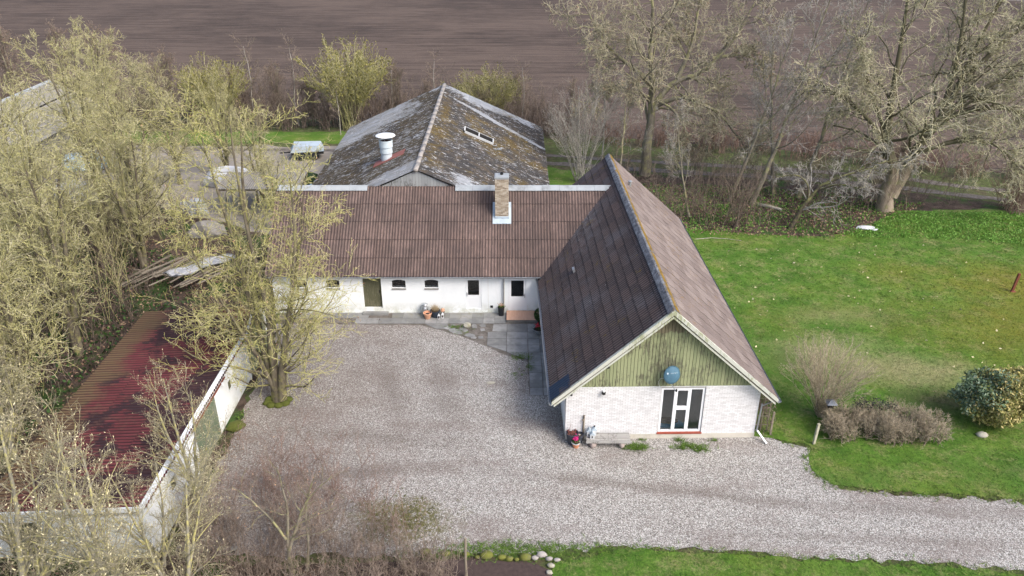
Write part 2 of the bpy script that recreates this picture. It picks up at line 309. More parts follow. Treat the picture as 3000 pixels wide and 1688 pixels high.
M = dict(
 gravel=m_gravel(), lawn=m_lawn(), blade=m_blade(), meadow=m_meadow(), litter=m_litter(), field=m_field(), track=m_track(), slab=m_slab(),
 wall=m_white_wall(), brick=m_brick_white(), corr=m_corr_brown(), rdark=m_house_dark(), rpink=m_house_pink(), ridge=m_ridge_moss(),
 barnL=m_barn_roof(-1), barnR=m_barn_roof(1), redroof=m_red_roof(), gable=m_gable(), glass=m_glass(),
 mortar=plain('mortar', (.38, .37, .36), .9, .15), plinth=plain('cream_plinth', (.56, .53, .46), .85, .12, 2, dirt=(.34, .30, .24)),
 frame=plain('white_frame', (.80, .82, .83), .45, .04), shadow=plain('dark_interior', (.035, .035, .035), .9, .2),
 redsill=plain('red_brick_sill', (.30, .075, .05), .8, .3, 6), galv=plain('zinc', (.36, .38, .40), .45, .15, 3, .6),
 zincpale=plain('pale_flashing', (.42, .50, .56), .5, .2, 3, dirt=(.22, .25, .27)), capgrey=plain('grey_ridge_cap', (.33, .36, .38), .8, .2, 2.5, dirt=(.16, .17, .17)),
 olive=m_planks('olive_door_paint', (.085, .085, .05), (.12, .12, .07), (.18, .165, .11), .7)[0],
 greendoor=m_planks('green_door_paint', (.12, .155, .10), (.17, .205, .135), (.26, .26, .21), .6)[0],
 greygable=m_planks('grey_weathered_board', (.30, .32, .32), (.40, .42, .42), (.10, .10, .095), .85)[0],
 barge=m_planks('mossy_barge_paint', (.50, .52, .46), (.56, .57, .50), (.27, .29, .15), .8)[0],
 bench=m_planks('silvered_wood', (.30, .295, .28), (.40, .39, .37), (.14, .13, .12), .8)[0],
 oldwood=m_planks('old_timber', (.19, .16, .12), (.27, .235, .18), (.09, .075, .06), .6)[0],
 terracotta=plain('terracotta', (.50, .22, .12), .8, .15, 5), salmon=plain('salmon_terracotta', (.56, .31, .20), .8, .12, 5),
 blackpot=plain('black_plastic', (.022, .024, .028), .45, .2), bluepot=plain('slate_blue_pot', (.03, .042, .06), .5, .2),
 greypot=plain('dark_grey_pot', (.055, .06, .075), .6, .15), soil=plain('soil', (.045, .032, .026), .95, .5, 9, bs=.8), bedsoil=plain('bed_soil', (.062, .044, .04), .95, .6, 6, bs=1),
 stone=plain('field_stone', (.32, .30, .28), .9, .35, 4, dirt=(.15, .14, .12)), stonep=plain('pinkish_stone', (.36, .30, .275), .9, .3, 5), mossstone=plain('mossy_stone', (.13, .14, .03), .95, .4, 5, dirt=(.13, .13, .09)),
 palestone=plain('pale_stone', (.36, .345, .29), .9, .25, 6, dirt=(.24, .24, .10)), moss=plain('moss', (.085, .10, .02), .95, .4, 8, bs=1),
 steel=plain('milk_can_steel', (.50, .53, .55), .35, .15, 3, .85), dish=plain('dish_blue', (.15, .30, .42), .5, .05), dishprint=plain('dish_print', (.50, .62, .70), .5, .02),
 black=plain('black_metal', (.02, .02, .02), .5, .2), lantern=plain('lantern_white', (.55, .57, .58), .6, .15), cable=plain('white_cable', (.60, .60, .57), .5, .05),
 pink=plain('pink_petals', (.62, .03, .22), .6, .25, 30), red=plain('red_petals', (.55, .02, .045), .6, .3, 30),
 tarp=plain('white_tarpaulin', (.60, .62, .65), .6, .15, 2, dirt=(.33, .33, .32)), bluetarp=plain('pale_blue_tarpaulin', (.40, .56, .68), .6, .3, 1.5), bluebag=plain('blue_sheet', (.25, .50, .78), .5, .3, 3),
 lamproof=plain('slate_lamp_roof', (.16, .18, .21), .6, .15), rust=plain('rusty_post', (.17, .055, .035), .8, .3, 8), postp=plain('pale_post', (.44, .42, .33), .85, .2, 6, dirt=(.25, .25, .12)),
 floor=plain('interior_concrete', (.55, .56, .56), .8, .25, 1.5), inwall=plain('interior_wall', (.5, .48, .46), .9, .2), navy=plain('navy_sheet', (.018, .032, .06), .5, .25, 4),
 ventmetal=plain('painted_vent', (.55, .64, .68), .5, .1, 3, dirt=(.34, .38, .38)), redplate=plain('red_flashing', (.26, .10, .085), .75, .25, 3), rustin=plain('rusty_inside', (.06, .025, .018), .9, .4, 8),
 beigeroof=plain('beige_grey_sheeting', (.25, .24, .21), .9, .3, 1.5, dirt=(.13, .12, .09)), concrete=plain('old_concrete', (.22, .21, .19), .9, .25, 3, dirt=(.12, .115, .10)), tile=None,
 bark=m_bark('lichened_bark', (.075, .062, .045), (.20, .175, .125), (.27, .26, .10), .35), barkgrey=m_bark('grey_bark', (.12, .105, .08), (.27, .245, .19), (.30, .29, .14), .35),
 barkdark=m_bark('dark_bark', (.04, .034, .027), (.12, .10, .075), (.20, .20, .08), .4), barkyel=m_bark('yellow_lichen_bark', (.17, .16, .13), (.36, .34, .27), (.50, .46, .18), .45, 9),
 barkbeech=m_beech(), barkpale=m_bark('pale_birch_bark', (.26, .24, .21), (.48, .45, .40), (.34, .32, .18), .2),
 twy=m_twig('yellow_green_twigs', (.46, .45, .16), (.56, .54, .19), (.56, .50, .34)), two=m_twig('olive_twigs', (.44, .42, .19), (.55, .53, .22), (.60, .55, .40)),
 twp=m_twig('pinkish_twigs', (.24, .18, .14), (.30, .24, .19), (.36, .30, .25)), twg=m_twig('grey_twigs', (.34, .32, .28), (.40, .38, .34), (.46, .44, .41)),
 twoak=m_twig('buff_twigs', (.46, .44, .26), (.54, .51, .34), (.60, .54, .44)), twbright=m_twig('bright_lichen_twigs', (.44, .42, .19), (.40, .36, .27), (.34, .30, .26)),
 twr=m_twig('reddish_brush', (.21, .125, .10), (.30, .195, .16), (.40, .31, .25)), twd=m_twig('brown_brush', (.17, .125, .10), (.23, .175, .145), (.30, .25, .20)), tws=m_twig('straw_stems', (.40, .33, .22), (.48, .41, .29), (.54, .48, .38)),
 budp=m_leaf('pale_buds', [(0, (.50, .46, .26)), (1, (.72, .66, .44))]), budo=m_leaf('peach_buds', [(0, (.46, .24, .15)), (.6, (.62, .38, .24)), (1, (.68, .52, .34))]),
 lfy=m_leaf('young_yellow_leaves', [(0, (.13, .125, .03)), (1, (.29, .27, .08))]), lfg=m_leaf('young_green_leaves', [(0, (.11, .15, .03)), (1, (.27, .32, .08))]), lfb=m_leaf('dry_leaves', [(0, (.15, .09, .06)), (1, (.36, .25, .17))]),
 herb=m_leaf('fresh_herbs', [(0, (.07, .15, .02)), (.6, (.12, .28, .035)), (1, (.22, .40, .09))]), weeds=m_leaf('weeds', [(0, (.04, .08, .012)), (1, (.13, .22, .03))]),
 rhd=m_leaf('bluish_evergreen_leaves', [(0, (.06, .10, .05)), (.6, (.13, .20, .11)), (1, (.30, .37, .27))]), rhy=m_leaf('yellowing_leaves', [(0, (.12, .15, .04)), (.5, (.36, .33, .11)), (1, (.60, .50, .24))]),
 olivemoss=m_leaf('olive_moss', [(0, (.06, .06, .02)), (1, (.15, .15, .045))]), drygrass=m_leaf('dry_grass', [(0, (.30, .22, .12)), (1, (.56, .47, .32))]), ivy=m_leaf('ivy_leaves', [(0, (.012, .03, .008)), (.7, (.04, .09, .02)), (1, (.09, .16, .04))]), darklf=m_leaf('dark_leaves', [(0, (.02, .02, .018)), (1, (.07, .07, .06))]),
)
def m_yellowbrick():
    t = NT('yellow_chimney_brick'); r = t.rnd_all()
    col = t.ramp(r, [(0, (.28, .225, .165)), (.5, (.42, .355, .27)), (1, (.56, .50, .41))])
    col = t.mix(t.ramp(t.noise(6, 7, .8), [(.56, 0), (.66, .7)]), col, (.13, .10, .085))
    return t.fin(col, .9, t.noise(30, 5), .4, .006)
M['ybrick'] = m_yellowbrick()
def m_tiles():
    t = NT('terracotta_tiles'); r = t.rnd_all(); return t.fin(t.mix(t.noise(2, 5), t.ramp(r, [(0, (.58, .34, .23)), (1, (.66, .41, .29))]), (.56, .36, .26)), .7)
M['tile'] = m_tiles()

# ------------------------------------------------------------------ object helpers
def inv_of(p): 
    return (Matrix.Translation(p.location) @ p.rotation_euler.to_matrix().to_4x4()).inverted()
def link(name, me, mat=None, parent=None, world=False, kind=None, label=None):
    o = bpy.data.objects.new(name, me); C.objects.link(o)
    if mat is not None and len(me.materials) == 0: me.materials.append(mat)
    if parent is not None:
        o.parent = parent
        if world: o.matrix_parent_inverse = inv_of(parent)
    if kind: o['kind'] = kind
    if label: o['label'] = label
    return o
def obj(name, bm, mat, parent=None, world=False, smooth=False, kind=None, label=None):
    me = bpy.data.meshes.new(name); bm.to_mesh(me); bm.free()
    if smooth: me.polygons.foreach_set('use_smooth', [True]*len(me.polygons))
    return link(name, me, mat, parent, world, kind, label)
def tag(o, label, cat, group=None):
    o['label'] = label; o['category'] = cat
    if group: o['group'] = group
    return o
def thing(name, label, cat, loc=(0, 0, 0), rz=0, group=None):
    o = bpy.data.objects.new(name, None); C.objects.link(o); o.location = loc; o.rotation_euler = (0, 0, rz); o.empty_display_size = .3
    return tag(o, label, cat, group)
def dup(root, loc, rz, scale=1, label=None):
    r = root.copy(); C.objects.link(r); r.location = loc; r.rotation_euler = (0, 0, rz); r.scale = (scale,)*3 if isinstance(scale, (int, float)) else scale
    if label: r['label'] = label
    for ch in list(root.children):
        c = ch.copy(); C.objects.link(c); c.parent = r
        for g in list(ch.children):
            d = g.copy(); C.objects.link(d); d.parent = c
    return r
def nb(): return bmesh.new()
def box(bm, x0, x1, y0, y1, z0, z1, Mx=None):
    vs = [bm.verts.new((x, y, z)) for z in (z0, z1) for y in (y0, y1) for x in (x0, x1)]
    for f in ((0, 2, 3, 1), (4, 5, 7, 6), (0, 1, 5, 4), (2, 6, 7, 3), (0, 4, 6, 2), (1, 3, 7, 5)): bm.faces.new([vs[i] for i in f])
    if Mx is not None: bmesh.ops.transform(bm, matrix=Mx, verts=vs)
    return vs
def beam(bm, a, b, wd, ht, up=(0, 0, 1)):
    a, b = Vector(a), Vector(b); d = (b-a); l = d.length; d.normalize(); s = d.cross(Vector(up)).normalized(); u = s.cross(d)
    Mx = Matrix((( *s, 0), (*d, 0), (*u, 0), (0, 0, 0, 1))).transposed(); Mx.translation = a
    return box(bm, -wd/2, wd/2, 0, l, -ht/2, ht/2, Mx)
def tube(bm, pts, r, seg=8, cap=True, r1=None):
    pts = [Vector(p) for p in pts]; rings = []; n = len(pts)
    for i, p in enumerate(pts):
        d = (pts[min(i+1, n-1)]-pts[max(i-1, 0)]).normalized(); a = d.orthogonal().normalized(); b = d.cross(a)
        rr = r if r1 is None else r+(r1-r)*i/(n-1)
        rings.append([bm.verts.new(p+(a*math.cos(2*math.pi*k/seg)+b*math.sin(2*math.pi*k/seg))*rr) for k in range(seg)])
    # align rings
    for i in range(1, n):
        best = min(range(seg), key=lambda s: sum((rings[i][(k+s) % seg].co-rings[i-1][k].co).length for k in range(seg)))
        rings[i] = rings[i][best:]+rings[i][:best]
        for k in range(seg): bm.faces.new((rings[i-1][k], rings[i-1][(k+1) % seg], rings[i][(k+1) % seg], rings[i][k]))
    if cap: bm.faces.new(rings[0][::-1]); bm.faces.new(rings[-1])
def lathe(bm, prof, seg=20, c=(0, 0, 0)):
    rings = [[bm.verts.new((c[0]+r*math.cos(2*math.pi*k/seg), c[1]+r*math.sin(2*math.pi*k/seg), c[2]+z)) for k in range(seg)] for r, z in prof]
    for a, b in zip(rings, rings[1:]):
        for k in range(seg): bm.faces.new((a[k], a[(k+1) % seg], b[(k+1) % seg], b[k]))
    if prof[0][0] > 1e-4: bm.faces.new(rings[0][::-1])
    if prof[-1][0] > 1e-4: bm.faces.new(rings[-1])
def prism(bm, poly, y0, y1):                      # polygon in x,z extruded along y
    a = [bm.verts.new((x, y0, z)) for x, z in poly]; b = [bm.verts.new((x, y1, z)) for x, z in poly]
    n = len(poly); bm.faces.new(a); bm.faces.new(b[::-1])
    for i in range(n): bm.faces.new((a[i], b[i], b[(i+1) % n], a[(i+1) % n]))
def rock(bm, c, s, seed=0, sub=2):
    r = bmesh.ops.create_icosphere(bm, subdivisions=sub, radius=1)
    for v in r['verts']:
        n = mnoise.noise(v.co*1.3+Vector((seed*3.7, seed, 0)))*.35+mnoise.noise(v.co*3+Vector((seed, 0, 5)))*.12
        v.co = Vector((c[0], c[1], c[2]))+Vector((v.co.x*s[0], v.co.y*s[1], v.co.z*s[2]))*(1+n)

# numpy mesh from raw arrays
def npmesh(name, V, quads=None, tris=None, rnd=None, smooth=False):
    me = bpy.data.meshes.new(name); nq = 0 if quads is None else len(quads); nt = 0 if tris is None else len(tris)
    me.vertices.add(len(V)); me.vertices.foreach_set('co', np.ascontiguousarray(V, dtype=np.float32).ravel())
    loops = np.concatenate([a.ravel() for a in (quads, tris) if a is not None and len(a)]).astype(np.int32)
    me.loops.add(len(loops)); me.loops.foreach_set('vertex_index', loops)
    st = np.concatenate([np.arange(nq)*4, nq*4+np.arange(nt)*3]).astype(np.int32)
    me.polygons.add(nq+nt); me.polygons.foreach_set('loop_start', st)
    me.polygons.foreach_set('use_smooth', np.full(nq+nt, bool(smooth)))
    if rnd is not None:
        at = me.attributes.new('rnd', 'FLOAT', 'POINT'); at.data.foreach_set('value', np.ascontiguousarray(rnd, dtype=np.float32))
    me.update(calc_edges=True); me.validate() if False else None
    return me

# flat sheets of ground with ragged edges
def inpoly(px, py, poly):
    poly = np.asarray(poly); c = np.zeros(len(px), bool); j = len(poly)-1
    for i in range(len(poly)):
        xi, yi = poly[i]; xj, yj = poly[j]
        c ^= ((yi > py) != (yj > py)) & (px < (xj-xi)*(py-yi)/(yj-yi+1e-12)+xi); j = i
    return c
def ragged(poly, step=.35, amp=.18, seed=0, keep=()):
    out = []
    n = len(poly)
    for i in range(n):
        a = Vector((*poly[i], 0)); b = Vector((*poly[(i+1) % n], 0)); L = (b-a).length; k = max(1, int(L/step)) if i not in keep else 1
        nrm = Vector((-(b-a).y, (b-a).x, 0)).normalized()
        for j in range(k):
            p = a.lerp(b, j/k)
            if i not in keep and not (j == 0): p += nrm*amp*(mnoise.noise(p*1.9+Vector((seed, 0, 0)))+.6*mnoise.noise(p*5+Vector((seed, 3, 0))))*2
            out.append((p.x, p.y))
    return out
def sheet(name, poly, z, mat, **kw):
    bm = nb(); f = bm.faces.new([bm.verts.new((x, y, z)) for x, y in poly]); f.normal_update()
    if f.normal.z < 0: f.normal_flip()
    bmesh.ops.triangulate(bm, faces=[f])
    o = obj(name, bm, mat, kind='structure'); return o

# ------------------------------------------------------------------ the ground
base = nb(); vs = [base.verts.new(p) for p in ((-1500, -300, -.012), (1500, -300, -.012), (1500, 2500, -.012), (-1500, 2500, -.012))]; base.faces.new(vs)
obj('ground', base, M['meadow'], kind='structure')
sheet('ploughed_field', ragged([(-400, 92), (-62, 91), (-20, 88.5), (4, 83.5), (14, 80.5), (27, 77.2), (37, 73), (60, 64), (90, 60), (88, 110), (95, 158), (115, 186), (160, 230), (400, 420), (400, 900), (-500, 900)], 1.5, .35, 1, keep=(9, 10, 11, 12, 13, 14, 15)), .0, M['field'])
sheet('far_road', [(96, 200), (128, 184), (230, 150), (230, 158), (130, 196), (100, 214)], .004, M['track'])
# farm track: two bare wheel ruts on a grassy strip
sheet('track_north_rut', ragged([(-60, 78.2), (-30, 78.0), (-10, 77.2), (3, 75.9), (14, 73.6), (27, 71.3), (34, 69.2), (42, 65.9), (60, 60), (60, 59), (42, 64.9), (34, 68.1), (27, 70.2), (14, 72.7), (3, 75.0), (-10, 76.3), (-30, 77.0), (-60, 77)], 1, .2, 2), .008, M['track'])
sheet('track_south_rut', ragged([(3, 73.6), (14, 71.2), (27, 68.8), (34, 66.6), (42, 63.2), (60, 57.5), (60, 56.5), (42, 62.1), (34, 65.4), (27, 67.6), (14, 70.1), (3, 72.5)], 1, .2, 3), .008, M['track'])
sheet('back_yard', ragged([(-46, 78.5), (-46, 60), (-34, 53), (-16, 53), (-16, 78.5)], 1.5, .5, 4), .004, plain('pale_yard_gravel', (.27, .245, .215), .95, .4, .8, dirt=(.15, .14, .09), bs=.8))
sheet('woodland_floor', ragged([(-80, 8), (-13, 8), (-.8, 18), (-1.3, 23.2), (-7, 22.9), (-12.6, 23.2), (-13.5, 30), (-13.4, 36), (-14.6, 43.3), (-15.2, 54), (-30, 62), (-80, 62)], .8, .35, 5), .012, M['litter'])
sheet('tree_belt_floor', ragged([(7.5, 54), (13.5, 56.8), (19, 55.6), (23.5, 55.2), (27.5, 57.2), (31, 60.4), (39, 60.6), (60, 54), (60, 56.5), (42, 61.3), (34, 64.8), (27, 67), (14, 69.5), (7, 70)], .8, .4, 6), .012, M['litter'])
LAWN = [(11.35, 31.0), (12.79, 30.67), (14.02, 30.19), (13.67, 29.57), (13.45, 28.5), (14.1, 27.5), (15.8, 27.15), (18.48, 26.95), (22, 26.6), (32, 25.3), (60, 21), (60, 54), (39, 60.9), (31, 60.6), (27.5, 57.2), (23.5, 55.2), (19, 55.6), (13.5, 56.8), (10.5, 55)]
sheet('lawn', ragged(LAWN, .4, .14, 7, keep=(18,)), .02, M['lawn'])
VERGE = [(1.6, 22.9), (4.5, 23.75), (9.37, 23.4), (12.1, 23.05), (16.5, 22.85), (19.6, 22.4), (40, 19), (40, 8), (1.45, 8), (1.4, 21.5)]
sheet('south_lawn', ragged(VERGE, .3, .12, 8), .02, M['lawn'])
GRAV = [(-13.5, 35.9), (-14.2, 43.2), (1.9, 43.2), (2.6, 40), (2.6, 31.2), (11.3, 31.2), (12.79, 30.5), (14.02, 30.0), (13.9, 29.5), (13.7, 28.4), (14.3, 27.2), (15.8, 27.0), (18.48, 26.8), (22, 26.4), (32, 25.1), (60, 20.8), (60, 15.8), (40, 18.8), (19.6, 22.6), (16.5, 23.0), (12.1, 23.2), (9.37, 23.6), (4.5, 23.9), (1.6, 23.5), (-1.2, 23.5), (-6, 23.3), (-12, 23.4), (-13.3, 26), (-13.3, 30)]
sheet('gravel_yard', ragged(GRAV, .3, .16, 9, keep=(2, 3, 4)), .016, M['gravel'])
sheet('back_lawn', ragged([(3, 54), (7.5, 54), (7, 69.5), (3, 72)], .8, .2, 11), .016, M['lawn'])
sheet('track_verge', ragged([(-16.5, 83.5), (-16.5, 79.2), (-44, 79.6), (-44, 84)], .8, .4, 12), .006, M['lawn'])
sheet('planting_bed', ragged([(-6, 23.0), (-1.5, 23.1), (.8, 23.05), (1.5, 22.6), (1.4, 8), (-10, 8)], .4, .1, 13), .024, M['bedsoil'])

# ------------------------------------------------------------------ roof sheets
def wave_sheet(name, wd, ln, waves, amp, seg=6, lip=.018, tilt=.022, rndv=None, mat=None):
    nx = waves*seg+1; xs = np.linspace(0, wd, nx); h = amp*(np.cos(xs/wd*waves*2*np.pi)*.5+.5)
    rows = [(ln+.06, 0), (.07, tilt*(1-.07/ln)), (0, tilt), (0, tilt), (-.001, tilt-lip)]
    V = np.concatenate([np.stack([xs, np.full(nx, y), h+z], 1) for y, z in rows])
    i = np.arange(nx-1); Q = np.concatenate([np.stack([nx*(r+1)+i, nx*(r+1)+i+1, nx*r+i+1, nx*r+i], 1) for r in (0, 1, 3)])
    global TROUGH, LAP
    TROUGH = np.tile(1-h/max(amp, 1e-6), 5); LAP = np.repeat([0, 0, 1, 1, 1], nx).astype(float)
    return V, Q
def add_attr(me, name, val):
    at = me.attributes.new(name, 'FLOAT', 'POINT'); at.data.foreach_set('value', np.ascontiguousarray(val, dtype=np.float32))
def roof_plane(parent, org, u, v, W, L, cols, rows, waves, amp, mat, name='roof_sheet', budget=300, order=None, seg=6, lip=.018, skip=None, world=False, jitter=.006, shift=0):
    """sheets laid in courses: org = eave corner, u along the eave, v up the slope"""
    u = Vector(u).normalized(); v = Vector(v).normalized(); n = u.cross(v); org = Vector(org)
    wd, ln = W/cols, L/rows; V, Q = wave_sheet(name, wd+.03, ln, waves, amp, seg, lip)
    Rm = Matrix(((*u, 0), (*v, 0), (*n, 0), (0, 0, 0, 1))).transposed()
    cells = [(r, c) for r in range(rows) for c in range(cols) if not (skip and skip(r, c))]
    if order: cells.sort(key=order)
    me = npmesh(name, V, quads=Q, smooth=True); me.materials.append(mat); TR, LP = TROUGH, LAP; add_attr(me, 'trough', TR); add_attr(me, 'lap', LP)
    AV, AQ, AR = [], [], []; rs = random.Random(len(cells)+rows)
    for k, (r, c) in enumerate(cells):
        Mx = Rm.copy(); Mx.translation = org+u*(c*wd+rs.uniform(-1, 1)*jitter+(shift if r % 2 else 0))+v*(r*ln+rs.uniform(-1, 1)*jitter)+n*(rs.uniform(0, jitter*.6))
        Mx = Mx @ Matrix.Rotation(rs.uniform(-.002, .002), 4, 'Z')
        if k < budget:
            o = link(name, me, None, parent)
            o.matrix_local = (inv_of(parent) @ Mx) if world else Mx
        else:
            A = np.array((inv_of(parent) @ Mx) if world else Mx); AV.append(V @ A[:3, :3].T+A[:3, 3]); AQ.append(Q+len(V)*len(AQ)); AR.append(np.full(len(V), rs.random()))
    if AV:
        me = npmesh(name+'_courses', np.concatenate(AV), quads=np.concatenate(AQ), rnd=np.concatenate(AR), smooth=True); add_attr(me, 'trough', np.tile(TR, len(AV))); add_attr(me, 'lap', np.tile(LP, len(AV)))
        link(name+'_courses', me, mat, parent, kind='stuff')
def brick_face(parent, org, u, up, n, W, H, bw, bh, mat, depth=.012, joint=.01, hole=None, budget=0, name='brick', batch=None):
    u, up, n, org = Vector(u), Vector(up), Vector(n), Vector(org); rs = random.Random(int(W*100)); used = 0
    Rm = Matrix(((*u, 0), (*up, 0), (*n, 0), (0, 0, 0, 1))).transposed(); rows = int(H/bh+.01); cache = {}
    AV, AQ, AR = [], [], []
    for r in reversed(range(rows)):
        x = -bw/2 if r % 2 else 0
        while x < W-.001:
            a, b = max(x, 0), min(x+bw, W); x += bw
            if b-a < .03: continue
            z0, z1 = r*bh, (r+1)*bh
            segs = [(a, b)]
            if hole and z1 > hole[2]+.01 and z0 < hole[3]-.01:
                segs = [(p, q) for p, q in ((a, min(b, hole[0])), (max(a, hole[1]), b)) if q-p > .03]
            for p, q in segs:
                d = depth+rs.uniform(-.003, .004); w_ = round(q-p-joint, 3)
                if used < budget:
                    if w_ not in cache:
                        bm = nb(); vs = box(bm, 0, w_, 0, bh-joint, -.02, depth); me = bpy.data.meshes.new(name); bm.to_mesh(me); bm.free(); me.materials.append(mat); cache[w_] = me
                    o = link(name, cache[w_], None, parent); Mx = Rm.copy(); Mx.translation = org+u*p+up*z0+n*(d-depth); o.matrix_local = Mx; used += 1
                else:
                    B = np.array([(xx, yy, zz) for zz in (-.02, d) for yy in (z0, z1-joint) for xx in (p, p+w_)])
                    A = np.array(Rm); AV.append(B @ A[:3, :3].T+np.array(org)); AR.append(np.full(8, rs.random()))
                    AQ.append(np.array(((4, 5, 7, 6), (0, 1, 5, 4), (2, 6, 7, 3), (0, 4, 6, 2), (1, 3, 7, 5)))+8*len(AQ))
    if AV: link(name+'work', npmesh(name+'work', np.concatenate(AV), quads=np.concatenate(AQ), rnd=np.concatenate(AR)), mat, parent, kind='stuff')
    return used

# ------------------------------------------------------------------ the gabled house (local axes: x across, y back from the front gable)
HX, HY, HR = 7.0, 30.82, R(1.1)
house = thing('gabled_house', 'white brick house with green boarded gable and steep dark corrugated roof beside the gravel yard', 'house', (HX, HY, 0), HR)
RZ, EV, SL = 7.02, 5.2, .895
def hz(x): return RZ-abs(x)*SL                       # roof line
rl = math.hypot(EV, EV*SL); LEN = 22.0; y0 = -.38
dn = 1/math.hypot(1, SL)
vL = Vector((dn, 0, dn*SL)); vR = Vector((-dn, 0, dn*SL))
roof_plane(house, (-EV, y0+LEN+.4, hz(EV)), (0, -1, 0), vL, LEN+.4, rl, 20, 13, 6, .05, M['rdark'], budget=260, skip=lambda r, c: False, seg=5, lip=.028, jitter=.012)
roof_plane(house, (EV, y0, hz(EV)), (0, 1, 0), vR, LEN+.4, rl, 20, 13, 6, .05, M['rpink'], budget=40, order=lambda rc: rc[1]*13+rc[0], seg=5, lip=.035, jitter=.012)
bm = nb()
prism(bm, [(-EV+.02, hz(EV)-.05), (0, RZ-.05), (EV-.02, hz(EV)-.05), (EV-.15, hz(EV)-.2), (0, RZ-.2), (-EV+.15, hz(EV)-.2)], y0+.03, y0+LEN+.35); obj('roof_deck', bm, M['oldwood'], house)
for k in range(20):                                   # ridge tiles
    bm = nb(); a = y0+k*1.12-.01; b = a+1.14
    prof = [(-.27, -.20), (-.26, -.165), (-.12, -.02), (-.05, .045), (.05, .045), (.12, -.02), (.26, -.165), (.27, -.20), (.10, -.05), (0, -.01), (-.10, -.05)]
    k_ = random.uniform(-.01, .015); prism(bm, [(x, RZ+.09+z+k_) for x, z in prof], a, b); bmesh.ops.subdivide_edges(bm, edges=[e for e in bm.edges if abs(e.verts[0].co.y-e.verts[1].co.y) > .5], cuts=5)
    for v in bm.verts: v.co += Vector((0, 0, 1))*mnoise.noise(v.co*6)*.02
    obj('ridge_tile', bm, M['ridge'], house)
# walls
bm = nb(); box(bm, -4.49, -4.3, .12, LEN-.8, 0, 2.75); obj('side_wall', bm, M['wall'], house, label='white rendered side wall facing the yard')
bm = nb()
for a in ((.12, 1.3, 0, 2.75), (4.6, LEN-.8, 0, 2.75), (1.3, 4.6, 0, .3), (1.3, 4.6, 2.45, 2.75)): box(bm, 4.3, 4.49, *a)  # unseen east wall, with an opening added to let light into the room
obj('side_wall', bm, M['wall'], house)
bm = nb(); [box(bm, 4.36, 4.44, a, a+.08, .3, 2.45) for a in (1.3, 2.9, 4.52)]; [box(bm, 4.362, 4.438, 1.38, 4.52, z, z+.08) for z in (.3, 2.37)]; wE = obj('window', bm, M['frame'], house, label='wide window added in the unseen east wall to light the room')
bm = nb(); box(bm, 4.398, 4.402, 1.38, 4.52, .38, 2.37); obj('pane', bm, M['glass'], wE)
bm = nb(); prism(bm, [(-4.49, 0), (4.49, 0), (4.49, 2.9), (0, RZ-.25), (-4.49, 2.9)], LEN-.95, LEN-.8); obj('back_wall', bm, M['wall'], house)
WX0, WX1, WZ0, WZ1 = -.13, 1.93, .34, 2.84
bm = nb()
for a in ((-4.49, WX0, 0, 2.94), (WX1, 4.49, 0, 2.94), (WX0, WX1, 0, WZ0), (WX0, WX1, WZ1, 2.94)): box(bm, a[0], a[1], .02, .30, a[2], a[3])
obj('wall_backing', bm, M['mortar'], house)
bm = nb(); prism(bm, [(-4.40, 2.94), (4.40, 2.94), (0, RZ-.26)], .04, .2); obj('gable_backing', bm, M['shadow'], house)
bm = nb(); box(bm, -4.5, 4.5, -.012, .02, 0, .28); obj('plinth', bm, M['plinth'], house)
brick_face(house, (-4.5, .02, .28), (1, 0, 0), (0, 0, 1), (0, -1, 0), 9.0, 2.66, .24, .076, M['brick'], depth=.022, joint=.015, hole=(4.5+WX0, 4.5+WX1, WZ0-.28, WZ1+.05-.28), budget=300)
bm = nb(); box(bm, -4.5, 4.5, -.012, .04, 2.935, 2.965); obj('brick_ledge', bm, M['frame'], house)
x = -4.42
while x < 4.42:                                       # vertical gable boards
    a, b = x, min(x+.137, 4.42); x += .155; zt = lambda q: hz(q)-.24
    if min(zt(a), zt(b)) < 3.0: 
        continue
    bm = nb(); d = random.uniform(-.004, .006); top = [(a, zt(a)), (b, zt(b))]
    if a < 0 < b: prism(bm, [(a, 2.97), (b, 2.97), (b, zt(b)), (0, zt(0)), (a, zt(a))], -.022+d, .038)
    else: prism(bm, [(a, 2.97), (b, 2.97), (b, zt(b)), (a, zt(a))], -.022+d, .038)
    obj('gable_board', bm, M['gable'], house)
for s in (-1, 1):                                     # barge boards, soffits
    bm = nb(); prism(bm, [(s*(EV+.02), hz(EV)-.13), (s*(EV-.0), hz(EV)+.085), (0, RZ+.105), (0, RZ-.13)][::s], y0-.05, y0-.015); 
    obj('barge_board', bm, M['barge'], house)
    bm = nb(); prism(bm, [(s*(EV-.03), hz(EV)+.055), (s*(EV-.03), hz(EV)+.085), (0, RZ+.105), (0, RZ+.07)][::s], y0-.014, y0+.10); obj('verge_cap', bm, M['barge'], house)
    bm = nb(); prism(bm, [(s*(EV-.1), hz(EV)-.23), (s*(EV-.1), hz(EV)-.13), (0, RZ-.2), (0, RZ-.32)][::s], y0-.01, .01); obj('soffit', bm, M['barge'], house)
    bm = nb(); g = [(s*(EV+.06)+.075*math.cos(t), .075*math.sin(t)+hz(EV)-.0) for t in np.linspace(math.pi, 2*math.pi, 9)]
    for (xa, za), (xb, zb) in zip(g, g[1:]):
        prism(bm, [(xa, za), (xb, zb), (xb, zb+.012), (xa, za+.012)], y0-.08, LEN+.1)
    box(bm, s*(EV+.06)-.075, s*(EV+.06)-.062, y0-.08, LEN+.1, hz(EV)-.01, hz(EV)+.01); obj('gutter', bm, M['galv'], house)
